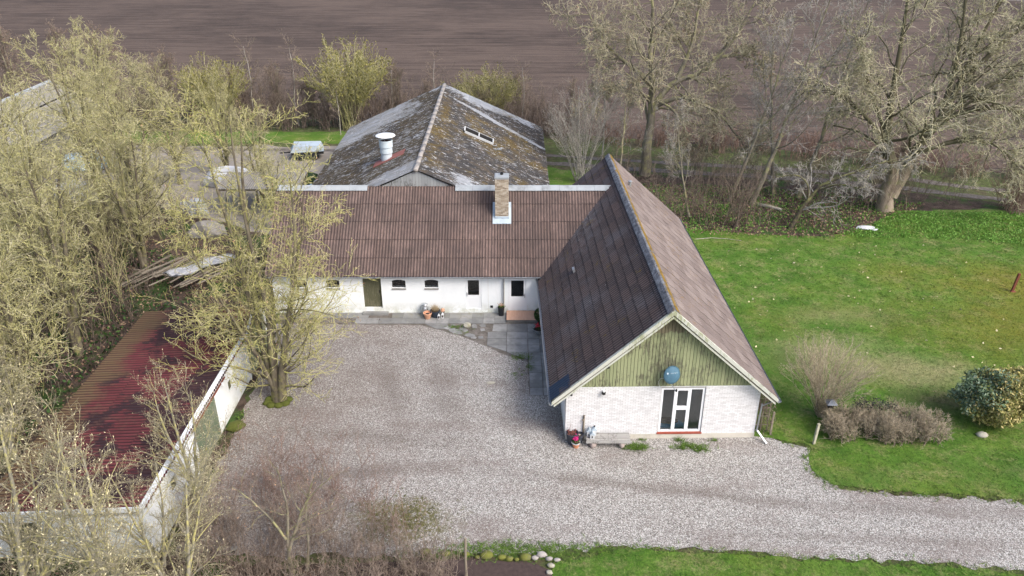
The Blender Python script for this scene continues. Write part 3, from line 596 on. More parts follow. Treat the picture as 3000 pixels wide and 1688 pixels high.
# big window
win = nb(); fx = [WX0+.02, .47, .62, 1.16, 1.31, WX1-.02]; yf = .10
for a, b in ((WX0+.02, WX0+.12), (.50, .66), (1.13, 1.29), (WX1-.12, WX1-.02)): box(win, a, b, yf-.05, yf+.05, WZ0+.02, WZ1-.02)
for a, b, c, d in ((WX0+.12, .50, WZ0+.02, WZ0+.12), (WX0+.12, .50, WZ1-.10, WZ1-.02), (1.29, WX1-.12, WZ0+.02, WZ0+.12), (1.29, WX1-.12, WZ1-.10, WZ1-.02), (.66, 1.13, WZ0+.02, WZ0+.12), (.66, 1.13, WZ1-.16, WZ1-.02), (.66, 1.13, 1.60, 1.80)): box(win, a, b, yf-.05, yf+.05, c, d)
window = obj('window', win, M['frame'], house)
for a, b, c, d in ((WX0+.12, .50, WZ0+.12, WZ1-.10), (.66, 1.13, WZ0+.12, 1.60), (.66, 1.13, 1.80, WZ1-.16), (1.29, WX1-.12, WZ0+.12, WZ1-.10)):
    bm = nb(); box(bm, a+.001, b-.001, yf-.004, yf+.004, c+.001, d-.001); obj('pane', bm, M['glass'], window)
bm = nb(); box(bm, .85, .95, yf-.085, yf-.052, 1.80, 1.83); box(bm, .85, .87, yf-.085, yf-.052, 1.75, 1.80); obj('window_catch', bm, M['frame'], window)
bm = nb(); box(bm, WX0-.04, WX1+.04, -.035, .08, WZ0-.07, WZ0+.015); obj('window_sill', bm, M['redsill'], window)
bm = nb(); box(bm, -4.3, 4.3, .3, 6.5, .06, .12); box(bm, -4.3, 4.3, .31, .32, .12, .34); obj('room_floor', bm, M['floor'], house)
bm = nb(); box(bm, -4.3, 4.3, 6.4, 6.5, .12, 2.75); box(bm, -2.3, -2.2, .31, 6.39, .12, 2.75); box(bm, -4.3, 4.3, .31, 6.5, 2.76, 2.85); obj('room_wall', bm, M['inwall'], house)
# fittings of the house
bm = nb(); box(bm, -.06, .06, 0, .35, 0, .25); f = obj('roof_vent', bm, M['galv'], house); f.location = (-3.3, 9.7, hz(3.3)+.0); f.rotation_euler = (0, R(-20), 0)
bm = nb(); lathe(bm, [(.09, 0), (.09, .38), (.14, .40), (.14, .44), (.02, .50)], 12); f = obj('roof_vent', bm, M['galv'], house); f.location = (.85, 17.8, hz(.85)-.05)
bm = nb(); prism(bm, [(EV+.1, hz(EV)-.02), (EV+.14, hz(EV)+.01), (4.62, 2.0), (4.58, 1.96)], -.25, -.17); tube(bm, [(4.6, -.1, 2.0), (4.57, -.06, .55), (4.56, -.08, .42)], .04, 8); obj('downpipe', bm, M['galv'], house)
bm = nb(); box(bm, -2.72, -2.60, -.06, -.024, 3.98, 4.14); obj('gable_vent', bm, M['black'], house)
bm = nb(); box(bm, -4.32, -4.22, -.03, -.002, 2.50, 2.66); obj('wall_bracket', bm, M['black'], house)
# slipped dark patch of newer sheeting at the eave corner
bm = nb()
V, Q = wave_sheet('p', 1.1, 1.12, 6, .05, 5, .02)
A = Matrix(((0, -1, 0, 0), (dn, 0, dn*SL, 0), (-SL*dn, 0, dn, 0), (0, 0, 0, 1))).transposed(); A.translation = Vector((-EV-.02, y0+1.12, hz(EV)+.035)); A = np.array(A)
link('eave_patch_sheet', npmesh('eave_patch_sheet', V @ A[:3, :3].T+A[:3, 3], quads=Q, smooth=True), M['navy'], house)
def hl(x, y, z):                                     # house-local to world
    c, s = math.cos(HR), math.sin(HR); return (HX+x*c-y*s, HY+x*s+y*c, z)

# ------------------------------------------------------------------ the low white wing
wing = thing('stable_wing', 'long low white rendered wing with brown corrugated roof joining the gabled house', 'wing', (-6.4, 43.3, 0))
X0, X1 = -14.45, 1.95
holes = [(-13.2, -12.4, 1.74, 2.28), (-11.2, -10.4, 1.74, 2.28), (-9.02, -7.9, .36, 2.42), (-7.24, -6.42, 1.74, 2.28), (-5.27, -4.45, 1.74, 2.28), (-2.80, -1.86, .30, 2.36), (-.18, .84, .20, 2.34)]
def holed_wall(bm, x0, x1, z0, z1, hs, ya, yb):
    x = x0
    for a, b, c, d in sorted(hs):
        box(bm, x, a, ya, yb, z0, z1); 
        if c > z0: box(bm, a, b, ya, yb, z0, c)
        box(bm, a, b, ya, yb, d, z1); x = b
    box(bm, x, x1, ya, yb, z0, z1)
bm = nb(); holed_wall(bm, X0, X1, 0, 2.62, holes, 43.3, 43.6)
for a, b, c, d in holes[:2]+holes[3:5]:               # segmental heads of the stable windows
    n = 8; m = (a+b)/2; h = .085
    for s in (-1, 1):
        arc = [(m+s*(b-a)/2*(k/n), d-h*(k/n)**2) for k in range(n+1)]
        poly = arc+[(m+s*(b-a)/2, d)]
        prism(bm, poly if s > 0 else poly[::-1], 43.31, 43.45)
obj('front_wall', bm, M['wall'], wing, world=True)
bm = nb(); box(bm, X0, X0+.3, 43.602, 52.6, 0, 2.62)
a = [bm.verts.new(p) for p in ((X0+.02, 43.4, 2.62), (X0+.02, 52.5, 2.62), (X0+.02, 47.9, 6.3))]; b = [bm.verts.new(v.co+Vector((.25, 0, 0))) for v in a]
bm.faces.new(a); bm.faces.new(b[::-1]); [bm.faces.new((a[i], b[i], b[(i+1) % 3], a[(i+1) % 3])) for i in range(3)]
obj('end_wall', bm, M['wall'], wing, world=True)
bm = nb(); box(bm, X0, 2.2, 52.3, 52.6, 0, 2.62); obj('back_wall', bm, M['wall'], wing, world=True)
bm = nb(); box(bm, X0+.3, 2.0, 46.2, 46.3, .02, 2.5); box(bm, X0+.3, 2.0, 43.6, 46.2, .02, .06); obj('inner_wall', bm, M['shadow'], wing, world=True)
bm = nb(); box(bm, -.49, -.455, 43.285, 43.3, .0, 2.55); box(bm, -1.45, -1.44, 43.288, 43.3, 0, 2.55); obj('wall_seam', bm, M['plinth'], wing, world=True)
bm = nb(); box(bm, X0-.02, -.3, 43.27, 43.3, 0, .14); obj('wall_foot', bm, M['wall'], wing, world=True)
pit = (6.5-2.62)/(47.9-43.1); wlen = math.hypot(47.9-43.0, 3.95); vv = Vector((0, 4.85, 3.93))
roof_plane(wing, (-14.75, 43.02, 2.58), (1, 0, 0), vv, 21.4, vv.length, 20, 5, 6, .055, M['corr'], world=True, budget=100, seg=6, lip=.022)
bm = nb(); box(bm, X0+.1, -9.3, 51.2, 52.2, 2.4, 2.6); obj('rear_plate', bm, M['oldwood'], wing, world=True)
vb = Vector((0, -4.85, 3.93)); roof_plane(wing, (6.65, 52.72, 2.58), (-1, 0, 0), vb, 21.4, vb.length, 10, 1, 12, .055, M['corr'], name='back_roof_sheet', world=True, budget=10)
for a, b in ((-14.7, -9.05), (-3.55, 6.25)):          # ridge capping, missing where the barn gable meets
    n = 5 if a < -10 else 9
    for k in range(n):
        p, q = a+(b-a)*k/n, a+(b-a)*(k+1)/n-.012
        if p < -.6 < q or p < -.2 < q: pass
        bm = nb(); z = 6.60+random.uniform(-.008, .008)
        vs = [(47.56, z-.22), (47.555, z-.19), (47.84, z+.04), (47.92, z+.04), (48.2, z-.19), (48.2, z-.22), (47.88, z)]
        A_ = [bm.verts.new((p, y, zz)) for y, zz in vs]; B_ = [bm.verts.new((q, y, zz)) for y, zz in vs]
        bm.faces.new(A_[::-1]); bm.faces.new(B_); [bm.faces.new((A_[i], A_[(i+1) % 7], B_[(i+1) % 7], B_[i])) for i in range(7)]
        obj('ridge_cap', bm, M['capgrey'], wing, world=True)
bm = nb()
for t0, t1 in zip(np.linspace(math.pi, 2*math.pi, 8)[:-1], np.linspace(math.pi, 2*math.pi, 8)[1:]):
    ya, za, yb, zb = 42.96+.07*math.cos(t0), 2.60+.07*math.sin(t0), 42.96+.07*math.cos(t1), 2.60+.07*math.sin(t1)
    q = [bm.verts.new(p) for p in ((-14.7, ya, za), (-14.7, yb, zb), (1.75, yb, zb), (1.75, ya, za))]; bm.faces.new(q)
box(bm, -14.7, 1.75, 42.885, 42.895, 2.595, 2.612); obj('gutter', bm, M['galv'], wing, world=True)
bm = nb(); box(bm, X0, 1.8, 43.04, 43.3, 2.50, 2.56); obj('soffit', bm, M['frame'], wing, world=True)
bm = nb(); tube(bm, [(-.52, 42.96, 2.53), (-.52, 43.2, 2.38), (-.52, 43.22, .12)], .042, 10); obj('downpipe', bm, M['galv'], wing, world=True)
bm = nb(); box(bm, -1.32, -1.16, 43.275, 43.3, .38, .53); obj('wall_vent', bm, M['black'], wing, world=True)
for i, (a, b, c, d) in enumerate(holes):
    if i in (0, 1, 3, 4):
        bm = nb(); box(bm, a, a+.03, 43.40, 43.44, c, d); box(bm, b-.03, b, 43.40, 43.44, c, d); box(bm, a+.03, b-.03, 43.40, 43.44, c, c+.03); box(bm, a+.03, b-.03, 43.40, 43.44, d-.03, d)
        for k in (1, 2, 3): box(bm, a+(b-a)*k/4-.01, a+(b-a)*k/4+.01, 43.405, 43.435, c+.03, d-.03)
        for k in (1, 2): z = c+(d-c)*k/3; box(bm, a+.03, b-.03, 43.408, 43.432, z-.01, z+.01)
        wi = obj('window', bm, M['black'], wing, world=True, label='small cast iron stable window' if i > 2 else None)
        bm = nb(); box(bm, a+.01, b-.01, 43.418, 43.422, c+.01, d-.01); o = obj('pane', bm, M['glass'], wi); 
        bm = nb(); vs = box(bm, a-.02, b+.02, 43.24, 43.40, c-.10, c-.002)
        for v in vs:
            if v.co.y < 43.3 and v.co.z > c-.05: v.co.z -= .05
        obj('window_sill', bm, M['concrete'], wi)
    elif i == 2:
        dr = nb(); n = 9; AV = []
        for k in range(n):
            p = a+.02+(b-a-.04)*k/n; box(dr, p, p+(b-a-.04)/n-.012, 43.44+random.uniform(0, .006), 43.48, c+.01, d-.01)
        o = obj('plank_door', dr, M['olive'], wing, world=True, label='weathered olive plank door')
        bm = nb(); box(bm, a, b, 43.485, 43.5, c, d); obj('door_ledge', bm, M['shadow'], o)
        bm = nb(); box(bm, b-.16, b-.12, 43.40, 43.44, 1.35, 1.5); obj('handle', bm, M['black'], o)
    else:
        bm = nb(); o_ = .005; box(bm, a+o_, a+.13, 43.33, 43.39, c+o_, d-o_); box(bm, b-.13, b-o_, 43.33, 43.39, c+o_, d-o_); box(bm, a+.13, b-.13, 43.33, 43.39, d-.13, d-o_)
        pz = c+.92; box(bm, a+.13, b-.13, 43.34, 43.385, c+o_, pz)
        box(bm, a+.2, b-.2, 43.332, 43.34, c+.12, pz-.14)
        if i == 6: box(bm, a-.06, a, 43.285, 43.3, c, d+.05); box(bm, b, b+.06, 43.285, 43.3, c, d+.05)
        o = obj('door', bm, M['frame'], wing, world=True, label='white door with glazed upper half beside the downpipe' if i == 6 else 'white flush glazed door')
        bm = nb(); box(bm, a+.132, b-.132, 43.36, 43.365, pz, d-.132); obj('pane', bm, M['glass'], o)
        s = 1 if i == 6 else -1; hx = (b-.07) if i == 6 else a+.07
        bm = nb(); box(bm, hx-.02, hx+.02, 43.31, 43.33, c+.85, c+1.12); box(bm, min(hx, hx-s*.13), max(hx, hx-s*.13), 43.27, 43.29, c+1.02, c+1.045); box(bm, hx-.012, hx+.012, 43.27, 43.31, c+1.02, c+1.045); obj('handle', bm, M['galv'], o)
# chimney
cx0, cx1, cy0, cy1 = -1.03, -.21, 46.05, 46.85
bm = nb(); box(bm, cx0+.02, cx1-.02, cy0+.02, cy1-.02, 4.4, 7.70); ch = obj('chimney', bm, M['mortar'], wing, world=True, label='tall yellow brick chimney')
nbk = 0
for org, u, n, W in (((cx0, cy0+.02, 5.0), (1, 0, 0), (0, -1, 0), cx1-cx0), ((cx1-.02, cy0, 5.0), (0, 1, 0), (1, 0, 0), cy1-cy0), ((cx0+.02, cy1, 5.0), (0, -1, 0), (-1, 0, 0), cy1-cy0), ((cx1, cy1-.02, 5.0), (-1, 0, 0), (0, 1, 0), cx1-cx0)):
    nbk += brick_face(ch, org, u, (0, 0, 1), n, W, 2.7, .235, .073, M['ybrick'], depth=.022, joint=.014, budget=150 if n[1] == -1 else (75 if n[2] == 0 and n[1] == 0 else 0))
bm = nb(); box(bm, cx0-.03, cx1+.03, cy0-.03, cy1+.03, 7.70, 7.76); box(bm, cx0+.02, cx1-.02, cy0+.02, cy1-.02, 7.76, 7.80); obj('chimney_cap', bm, M['capgrey'], ch)
bm = nb(); lathe(bm, [(.10, 0), (.10, .12), (.07, .12), (.07, .02)], 14, ((cx0+cx1)/2, cy0+.5, 7.80)); obj('flue', bm, M['black'], ch)
bm = nb(); zf = lambda y: 2.58+(y-43.02)*.81
for a, b, c, d in ((cx0-.16, cx0-.0, cy0-.28, cy1+.1), (cx1+.0, cx1+.16, cy0-.28, cy1+.1), (cx0, cx1, cy0-.28, cy0-.0)):
    vs = box(bm, a, b, c, d, 0, .03)
    for v in vs: v.co.z += zf(v.co.y)+.075
for (a, b, c, d) in ((cx0-.03, cx0-.0, cy0-.03, cy1), (cx1, cx1+.03, cy0-.03, cy1), (cx0-.03, cx1+.03, cy0-.035, cy0-.002)):
    vs = box(bm, a, b, c, d, 0, .16)
    for v in vs: v.co.z += zf(v.co.y)+.08
obj('flashing', bm, M['zincpale'], ch)

# ------------------------------------------------------------------ the big barn behind
barn = thing('barn', 'big barn with moss-covered weathered grey roof standing behind the white wing', 'barn', (-6.4, 51.2, 0))
BX, BW, BZ, BS, BY0, BY1 = -6.42, 9.35, 6.5, .45, 51.2, 76.8
bz = lambda x: BZ-abs(x-BX)*BS
for s, mt, bud in ((-1, 'barnL', 130), (1, 'barnR', 170)):
    v = Vector((-s, 0, BS)).normalized(); L = math.hypot(BW, BW*BS)
    if s < 0: roof_plane(barn, (BX-BW, BY1, bz(BX-BW)), (0, -1, 0), v, BY1-BY0, L, 23, 8, 6, .055, M[mt], world=True, budget=bud, order=lambda rc: -rc[1], seg=5, lip=.025, jitter=.02)
    else: roof_plane(barn, (BX+BW, BY0, bz(BX+BW)), (0, 1, 0), v, BY1-BY0, L, 23, 8, 6, .055, M[mt], world=True, budget=bud, order=lambda rc: rc[1], seg=5, lip=.025, jitter=.02)
for k in range(18):
    bm = nb(); p = BY0-.1+k*(BY1-BY0+.2)/18; q = p+(BY1-BY0+.2)/18+.02
    tube(bm, [(BX, p, BZ+.03), (BX, (p+q)/2, BZ+.035+random.uniform(-.01, .01)), (BX, q, BZ+.03)], .17, 10)
    for v in bm.verts: v.co.z = BZ+.03+(v.co.z-BZ-.03)*.75+.03*mnoise.noise(v.co*5)
    obj('ridge_tile', bm, plain_ridge if False else M['stone'], barn, world=True, smooth=True)
x = BX-BW+.3
while x < BX+BW-.3:
    a, b = x, x+.182; x += .2; bm = nb(); d = random.uniform(-.01, .01); zt = lambda q: bz(q)-.06
    zb = 3.4
    if min(zt(a), zt(b)) < zb+.1: continue
    pl = [(a, zb), (b, zb), (b, zt(b))]+([(BX, zt(BX))] if a < BX < b else [])+[(a, zt(a))]
    prism(bm, pl, BY0+.12+d, BY0+.16); obj('gable_board', bm, M['greygable'], barn, world=True)
bm = nb(); prism(bm, [(BX-BW+.4, 0), (BX+BW-.4, 0), (BX+BW-.4, bz(BX+BW)-.05), (BX, BZ-.15), (BX-BW+.4, bz(BX-BW)-.05)], BY0+.17, BY0+.3); obj('end_wall', bm, M['concrete'], barn, world=True); bm = nb(); prism(bm, [(BX-BW+.4, 0), (BX+BW-.4, 0), (BX+BW-.4, bz(BX+BW)-.05), (BX, BZ-.15), (BX-BW+.4, bz(BX-BW)-.05)], BY1-.3, BY1-.2); obj('end_wall', bm, M['concrete'], barn, world=True)
bm = nb(); box(bm, BX-BW+.4, BX-BW+.6, BY0+.3, BY1-.3, 0, 2.25); box(bm, BX+BW-.6, BX+BW-.4, BY0+.3, BY1-.3, 0, 2.25); obj('side_wall', bm, M['concrete'], barn, world=True)
# skylight in the east slope; a dark panel paints the shade of its slot
def on_slope(x, y, h): return (x, y, bz(x)+h)
SK0, SK1, SKY0, SKY1 = -3.85, -1.55, 64.2, 64.85
bm = nb()
beam(bm, on_slope(SK0, SKY0, .12), on_slope(SK1, SKY0, .12), .05, .22); beam(bm, on_slope(SK0, SKY1+.03, .36), on_slope(SK1, SKY1+.03, .36), .05, .05)
for x_ in (SK0, -2.7, SK1): beam(bm, on_slope(x_, SKY0-.03, .25), on_slope(x_, SKY1+.03, .36), .09, .12)
obj('skylight_frame', bm, M['lantern'], barn, world=True)
bm = nb(); q = [bm.verts.new(on_slope(x, y, .10)) for x, y in ((SK0, SKY0), (SK1, SKY0), (SK1, SKY1), (SK0, SKY1))]; bm.faces.new(q); beam(bm, on_slope(SK0, SKY1, .22), on_slope(SK1, SKY1, .22), .04, .28); obj('skylight_dark_panel', bm, M['shadow'], barn, world=True)
for k in range(9):
    bm = nb(); c = on_slope(-1.25+random.uniform(-.4, .4), 63.5+random.uniform(-.5, .4), .14); beam(bm, c, (c[0]+random.uniform(-.4, .4), c[1]+random.uniform(-.3, .3), c[2]+.05), .18, .03); obj('broken_sheeting', bm, M['capgrey'], barn, world=True)
# fan stack
vx, vy = -9.3, 57.6; vz = bz(vx); tl = R(-7)
bm = nb(); lathe(bm, [(.40, 0), (.40, .8), (.38, .82)], 24, (vx, vy, vz-.25)); st = obj('fan_stack', bm, M['ventmetal'], barn, world=True, smooth=False, label='pale blue metal fan stack with round hood')
bm = nb(); lathe(bm, [(.45, 0), (.46, .04), (.45, .42), (.43, .44)], 24, (vx, vy, vz+.55)); lathe(bm, [(.49, 0), (.50, .03), (.50, .5), (.49, .52), (.45, .52), (.45, .3)], 24, (vx, vy, vz+1.0)); obj('collar', bm, M['ventmetal'], st)
bm = nb(); lathe(bm, [(.46, .0), (.46, .02)], 24, (vx, vy, vz+1.40)); obj('stack_mouth', bm, M['rustin'], st)
bm = nb(); lathe(bm, [(.70, 0), (.74, .02), (.70, .06), (.4, .12), (.0001, .18)], 28, (vx, vy, vz+1.82)); obj('hood', bm, M['frame'], st, smooth=True)
bm = nb(); [beam(bm, (vx+.46*math.cos(t), vy+.46*math.sin(t), vz+1.4), (vx+.54*math.cos(t), vy+.54*math.sin(t), vz+1.86), .03, .03) for t in (0, 1.57, 3.14, 4.71)]; obj('stay', bm, M['galv'], st)
bm = nb(); q = []
for x, y in ((vx-.95, vy-.75), (vx+1.35, vy-.75), (vx+1.35, vy+.5), (vx-.95, vy+.5)): q.append(on_slope(x, y, .11))
t_ = [bm.verts.new(p) for p in q]; b_ = [bm.verts.new((p[0], p[1], p[2]-.05)) for p in q]; bm.faces.new(t_); bm.faces.new(b_[::-1]); [bm.faces.new((t_[i], b_[i], b_[(i+1) % 4], t_[(i+1) % 4])) for i in range(4)]
obj('roof_plate', bm, M['redplate'], st)

# ------------------------------------------------------------------ red-roofed shed on the left
shed = thing('red_roofed_shed', 'long low white shed with peeling red corrugated roof beside the gravel yard', 'shed', (-17, 31, 0))
SX0, SX1, SY0, SY1 = -20.4, -13.85, 23.25, 39.4
su = Vector((1, 0, .055)).normalized()
roof_plane(shed, (SX0-.1, SY1, 2.12), (0, -1, 0), su, SY1-SY0, (SX1-SX0+.12), 15, 3, 5, .065, M['redroof'], world=True, budget=60, seg=5, lip=.02)
bm = nb(); holed_wall(bm, SY0, 35.85, 0, 2.42, [(28.55, 31.15, .02, 2.15), (32.95, 33.45, 1.2, 1.75), (25.6, 26.2, 1.2, 1.8)], 0, .25)
for v in bm.verts: x, y, z = v.co; v.co = (SX1-.05-y, x, z)
bmesh.ops.reverse_faces(bm, faces=bm.faces[:]); obj('east_wall', bm, M['wall'], shed, world=True)
for a_, b_ in ((35.85, 36.0), (39.35, 39.5)): bm = nb(); box(bm, SX1-.30, SX1+.02, a_, b_, 0, 2.42); obj('door_post', bm, M['frame'], shed, world=True)
bm = nb(); holed_wall(bm, SX0, SX1-.302, 0, 2.0, [(-19.5, -18.1, .02, 1.8)], SY0, SY0+.25); box(bm, SX0, SX1-.302, SY0, SY0+.25, 2.0, 2.05); obj('south_wall', bm, M['wall'], shed, world=True)
bm = nb(); box(bm, SX0, SX0+.2, SY0+.25, SY1, 0, 1.95); box(bm, SX0+.2, SX1-.3, SY1-.2, SY1, 0, 1.95); obj('rear_wall', bm, M['wall'], shed, world=True)
bm = nb(); beam(bm, (SX1-.12, SY0-.06, 2.50), (SX1-.12, 35.9, 2.50), .22, .10); beam(bm, (SX0, SY0-.03, 2.15), (SX1-.1, SY0-.03, 2.50), .08, .20); obj('coping', bm, M['wall'], shed, world=True)
for a, b, zt, lab in ((28.55, 31.15, 2.15, 'pale green plank sliding door'), (36.02, 39.33, 2.35, 'dark green double door')):
    bm = nb(); n = int((b-a)/.14)
    for k in range(n): p = a+(b-a)*k/n; box(bm, SX1-.1, SX1-.04+random.uniform(0, .01), p, p+(b-a)/n-.012, .03, zt)
    obj('plank_door', bm, M['greendoor'], shed, world=True, label=lab)
bm = nb(); beam(bm, (SX1+.0, 28.2, 2.3), (SX1+.0, 32.6, 2.3), .05, .07); obj('door_rail', bm, M['rust'], shed, world=True)
bm = nb(); beam(bm, (SX1+.03, 35.7, 2.3), (SX1+.03, 37.6, 3.25), .05, .16); beam(bm, (SX1+.03, 37.6, 3.25), (SX1+.03, 39.5, 2.3), .05, .16); obj('barge_board', bm, M['frame'], shed, world=True, label='white peaked trim over the dark green door')
for y_ in (32.95, 25.6):
    bm = nb(); box(bm, SX1-.2, SX1-.12, y_, y_+.55, 1.2, 1.78); obj('window', bm, M['olive'], shed, world=True)
bm = nb(); box(bm, -19.5, -18.1, SY0+.06, SY0+.12, .03, 1.79); obj('plank_door', bm, M['olive'], shed, world=True, label='olive brown door in the south wall')
bm = nb(); box(bm, SX1-.04, SX1+.02, 32.0, 32.12, 2.2, 2.32); lathe(bm, [(.07, 0), (.07, .12), (.03, .14)], 10, (SX1+.08, 32.06, 2.2)); obj('lamp', bm, M['frame'], shed, world=True)

# ------------------------------------------------------------------ grey barn far left
fb = thing('grey_roofed_barn', 'distant barn with pale grey roof and white ridge behind the trees at far left', 'barn', (-48.6, 73, 0))
for s in (-1, 1):
    v = Vector((-s, 0, .45)).normalized()
    L1 = 2.35
    if s > 0:
        roof_plane(fb, (-43.2, 60, 2.45), (0, 1, 0), v, 25, 3.45, 20, 2, 6, .05, M['beigeroof'], world=True, budget=40, seg=4)
        roof_plane(fb, (-46.4, 60, 4.02), (0, 1, 0), v, 25, 2.45, 20, 2, 6, .05, M['beigeroof'], world=True, budget=40, seg=4)
    else: roof_plane(fb, (-54, 85, 2.45), (0, -1, 0), v, 25, 5.9, 10, 1, 10, .05, M['beigeroof'], world=True, budget=10, seg=4)
bm = nb(); tube(bm, [(-48.6, 60, 5.02), (-48.6, 85.1, 5.02)], .2, 8); obj('ridge', bm, M['capgrey'], fb, world=True)
bm = nb(); box(bm, -53.6, -43.6, 60.3, 84.7, 0, 2.4); obj('wall', bm, M['concrete'], fb, world=True)
bm = nb(); prism(bm, [(-53.6, 2.4), (-43.6, 2.4), (-46.2, 3.7), (-48.6, 4.9)], 60.3, 84.7); obj('attic', bm, M['shadow'], fb, world=True)

# ------------------------------------------------------------------ patio
patio = bpy.data.objects.new('patio', None); C.objects.link(patio); patio['kind'] = 'structure'
def slab(pts, z=.045, h=.05, name='paving_slab'):
    bm = nb(); pts = [(x+random.uniform(-.008, .008), y+random.uniform(-.008, .008)) for x, y in pts]; dz = random.uniform(-.006, .006); tx = random.uniform(-.004, .004)
    a = [bm.verts.new((x, y, z+dz+tx*(x-pts[0][0]))) for x, y in pts]; b = [bm.verts.new((x, y, z-h)) for x, y in pts]
    bm.faces.new(a); bm.faces.new(b[::-1]); n = len(pts); [bm.faces.new((a[i], b[i], b[(i+1) % n], a[(i+1) % n])) for i in range(n)]
    bm.normal_update(); bmesh.ops.recalc_face_normals(bm, faces=bm.faces[:]); return obj(name, bm, M['slab'], patio)
g = .012
x = -13.6
while x < -.4:
    w_ = .70 if x < -2.5 else .685
    for ya, yb in ((42.62, 43.25), (41.93, 42.6)):
        xs = x+(0 if ya > 42.5 else -.02)
        if yb < 42.61 and x < -9.9: continue
        if -9.1 < x < -7.6 and ya > 42.5: continue
        slab([(xs, ya), (min(xs+w_, -.34)-g, ya), (min(xs+w_, -.34)-g, yb-g), (xs, yb-g)])
    x += w_
slab([(-9.1, 42.95), (-7.55, 42.95), (-7.55, 43.25), (-9.1, 43.25)], .17, .2, 'door_step')
sl = [(-5.2, 41.9), (-4.5, 41.3), (-3.85, 41.3), (-3.85, 41.9)]; slab(sl)
for ya, yb in ((40.92, 41.86), (40.13, 40.9), (39.42, 40.11), (38.65, 39.4)):
    for xa, xb in ((-1.42, -.31), (-.29, .9), (.92, 1.58), (1.6, 2.3)):
        p = [(xa, ya), (xb-g, ya), (xb-g, yb-g), (xa, yb-g)]
        if xa < -1 and ya < 39: p = [(-.7, 38.95), (-.31, 38.68), (-.31, 39.38), (-1.40, 39.38)]
        if xa < -1 and ya > 40.9: p = [(-1.15, 41.0), (-.31, 40.92), (-.31, 41.84), (-1.10, 41.84)]
        slab(p)
slab([(-.27, 38.6), (.88, 37.85), (.9, 38.63), (-.27, 38.63)])
y = 38.62
while y > 34.5:
    for xa, xb in ((.94, 1.62), (1.64, 2.4)): slab([(xa, y-.70), (xb-g, y-.70), (xb-g, y-g), (xa, y-g)])
    y -= .705
rs = random.Random(3)                                 # broken paving between the slabs and the gravel
for k in range(34):
    cx_, cy_ = rs.uniform(-4.2, -1.6), rs.uniform(40.0, 41.75)
    if cy_ < 41.8-(cx_+4.6)*.62 and cx_ < -1.9 and cy_ < 41.6-(cx_+4.6)*.6: continue
    n = rs.randint(4, 6); r_ = rs.uniform(.14, .27); a0 = rs.random()*3
    slab([(cx_+r_*math.cos(a0+6.283*i/n)*rs.uniform(.8, 1.1), cy_+r_*math.sin(a0+6.283*i/n)*rs.uniform(.8, 1.1)) for i in range(n)], .03+k*.0006, .03, 'broken_slab')
sheet('patio_soil', ragged([(-13.9, 43.28), (1.9, 43.28), (2.5, 43), (2.5, 34.4), (.9, 34.4), (.86, 37.7), (-.4, 38.4), (-1.6, 39.4), (-3, 40.5), (-5.4, 41.75), (-10.5, 41.85), (-13.9, 41.9)], .3, .05, 14, keep=(0, 1, 2)), .0195, M['track'])
step = thing('tiled_step', 'terracotta tiled step below the right hand white door', 'step', (.8, 42.7, 0))
bm = nb(); box(bm, -.33, 1.95, 42.08, 43.26, .0, .185); obj('step_base', bm, M['concrete'], step, world=True)
AV, AQ, AR = [], [], []
for i in range(23):
    for j in range(6):
        a, b = -.33+i*.099, 42.07+j*.199; B = np.array([(xx, yy, zz) for zz in (.186, .2+random.uniform(0, .0015)) for yy in (b, b+.196) for xx in (a, a+.097)])
        AV.append(B); AQ.append(np.array(((4, 5, 7, 6), (0, 1, 5, 4), (2, 6, 7, 3), (0, 4, 6, 2), (1, 3, 7, 5)))+8*len(AQ)); AR.append(np.full(8, random.random()))
link('tile_surface', npmesh('tile_surface', np.concatenate(AV), quads=np.concatenate(AQ), rnd=np.concatenate(AR)), M['tile'], step, world=True, kind='stuff')

# ------------------------------------------------------------------ trees: vectorised branching
rg = np.random.default_rng(11)
def unit(v): return v/np.maximum(np.linalg.norm(v, axis=-1, keepdims=True), 1e-9)
def poly_interp(pts, K):
    pts = np.asarray(pts, float); n = len(pts); t = np.linspace(0, n-1, K); out = []
    for x in t:
        i = min(int(x), n-2); f = x-i; p0 = pts[max(i-1, 0)]; p1 = pts[i]; p2 = pts[i+1]; p3 = pts[min(i+2, n-1)]
        out.append(.5*((2*p1)+(-p0+p2)*f+(2*p0-5*p1+4*p2-p3)*f*f+(-p0+3*p1-3*p2+p3)*f**3))
    return np.array(out)
def stems_level(stems, K=12, wig=.03):
    P, Rr = [], []
    for pts, r0, r1 in stems:
        p = poly_interp(pts, K); L = np.linalg.norm(p[-1]-p[0]); p[1:] += rg.normal(0, wig*L/K*2, (K-1, 3))*.6
        P.append(p); Rr.append(r0+(r1-r0)*np.linspace(0, 1, K)**.8)
    return np.array(P), np.array(Rr)
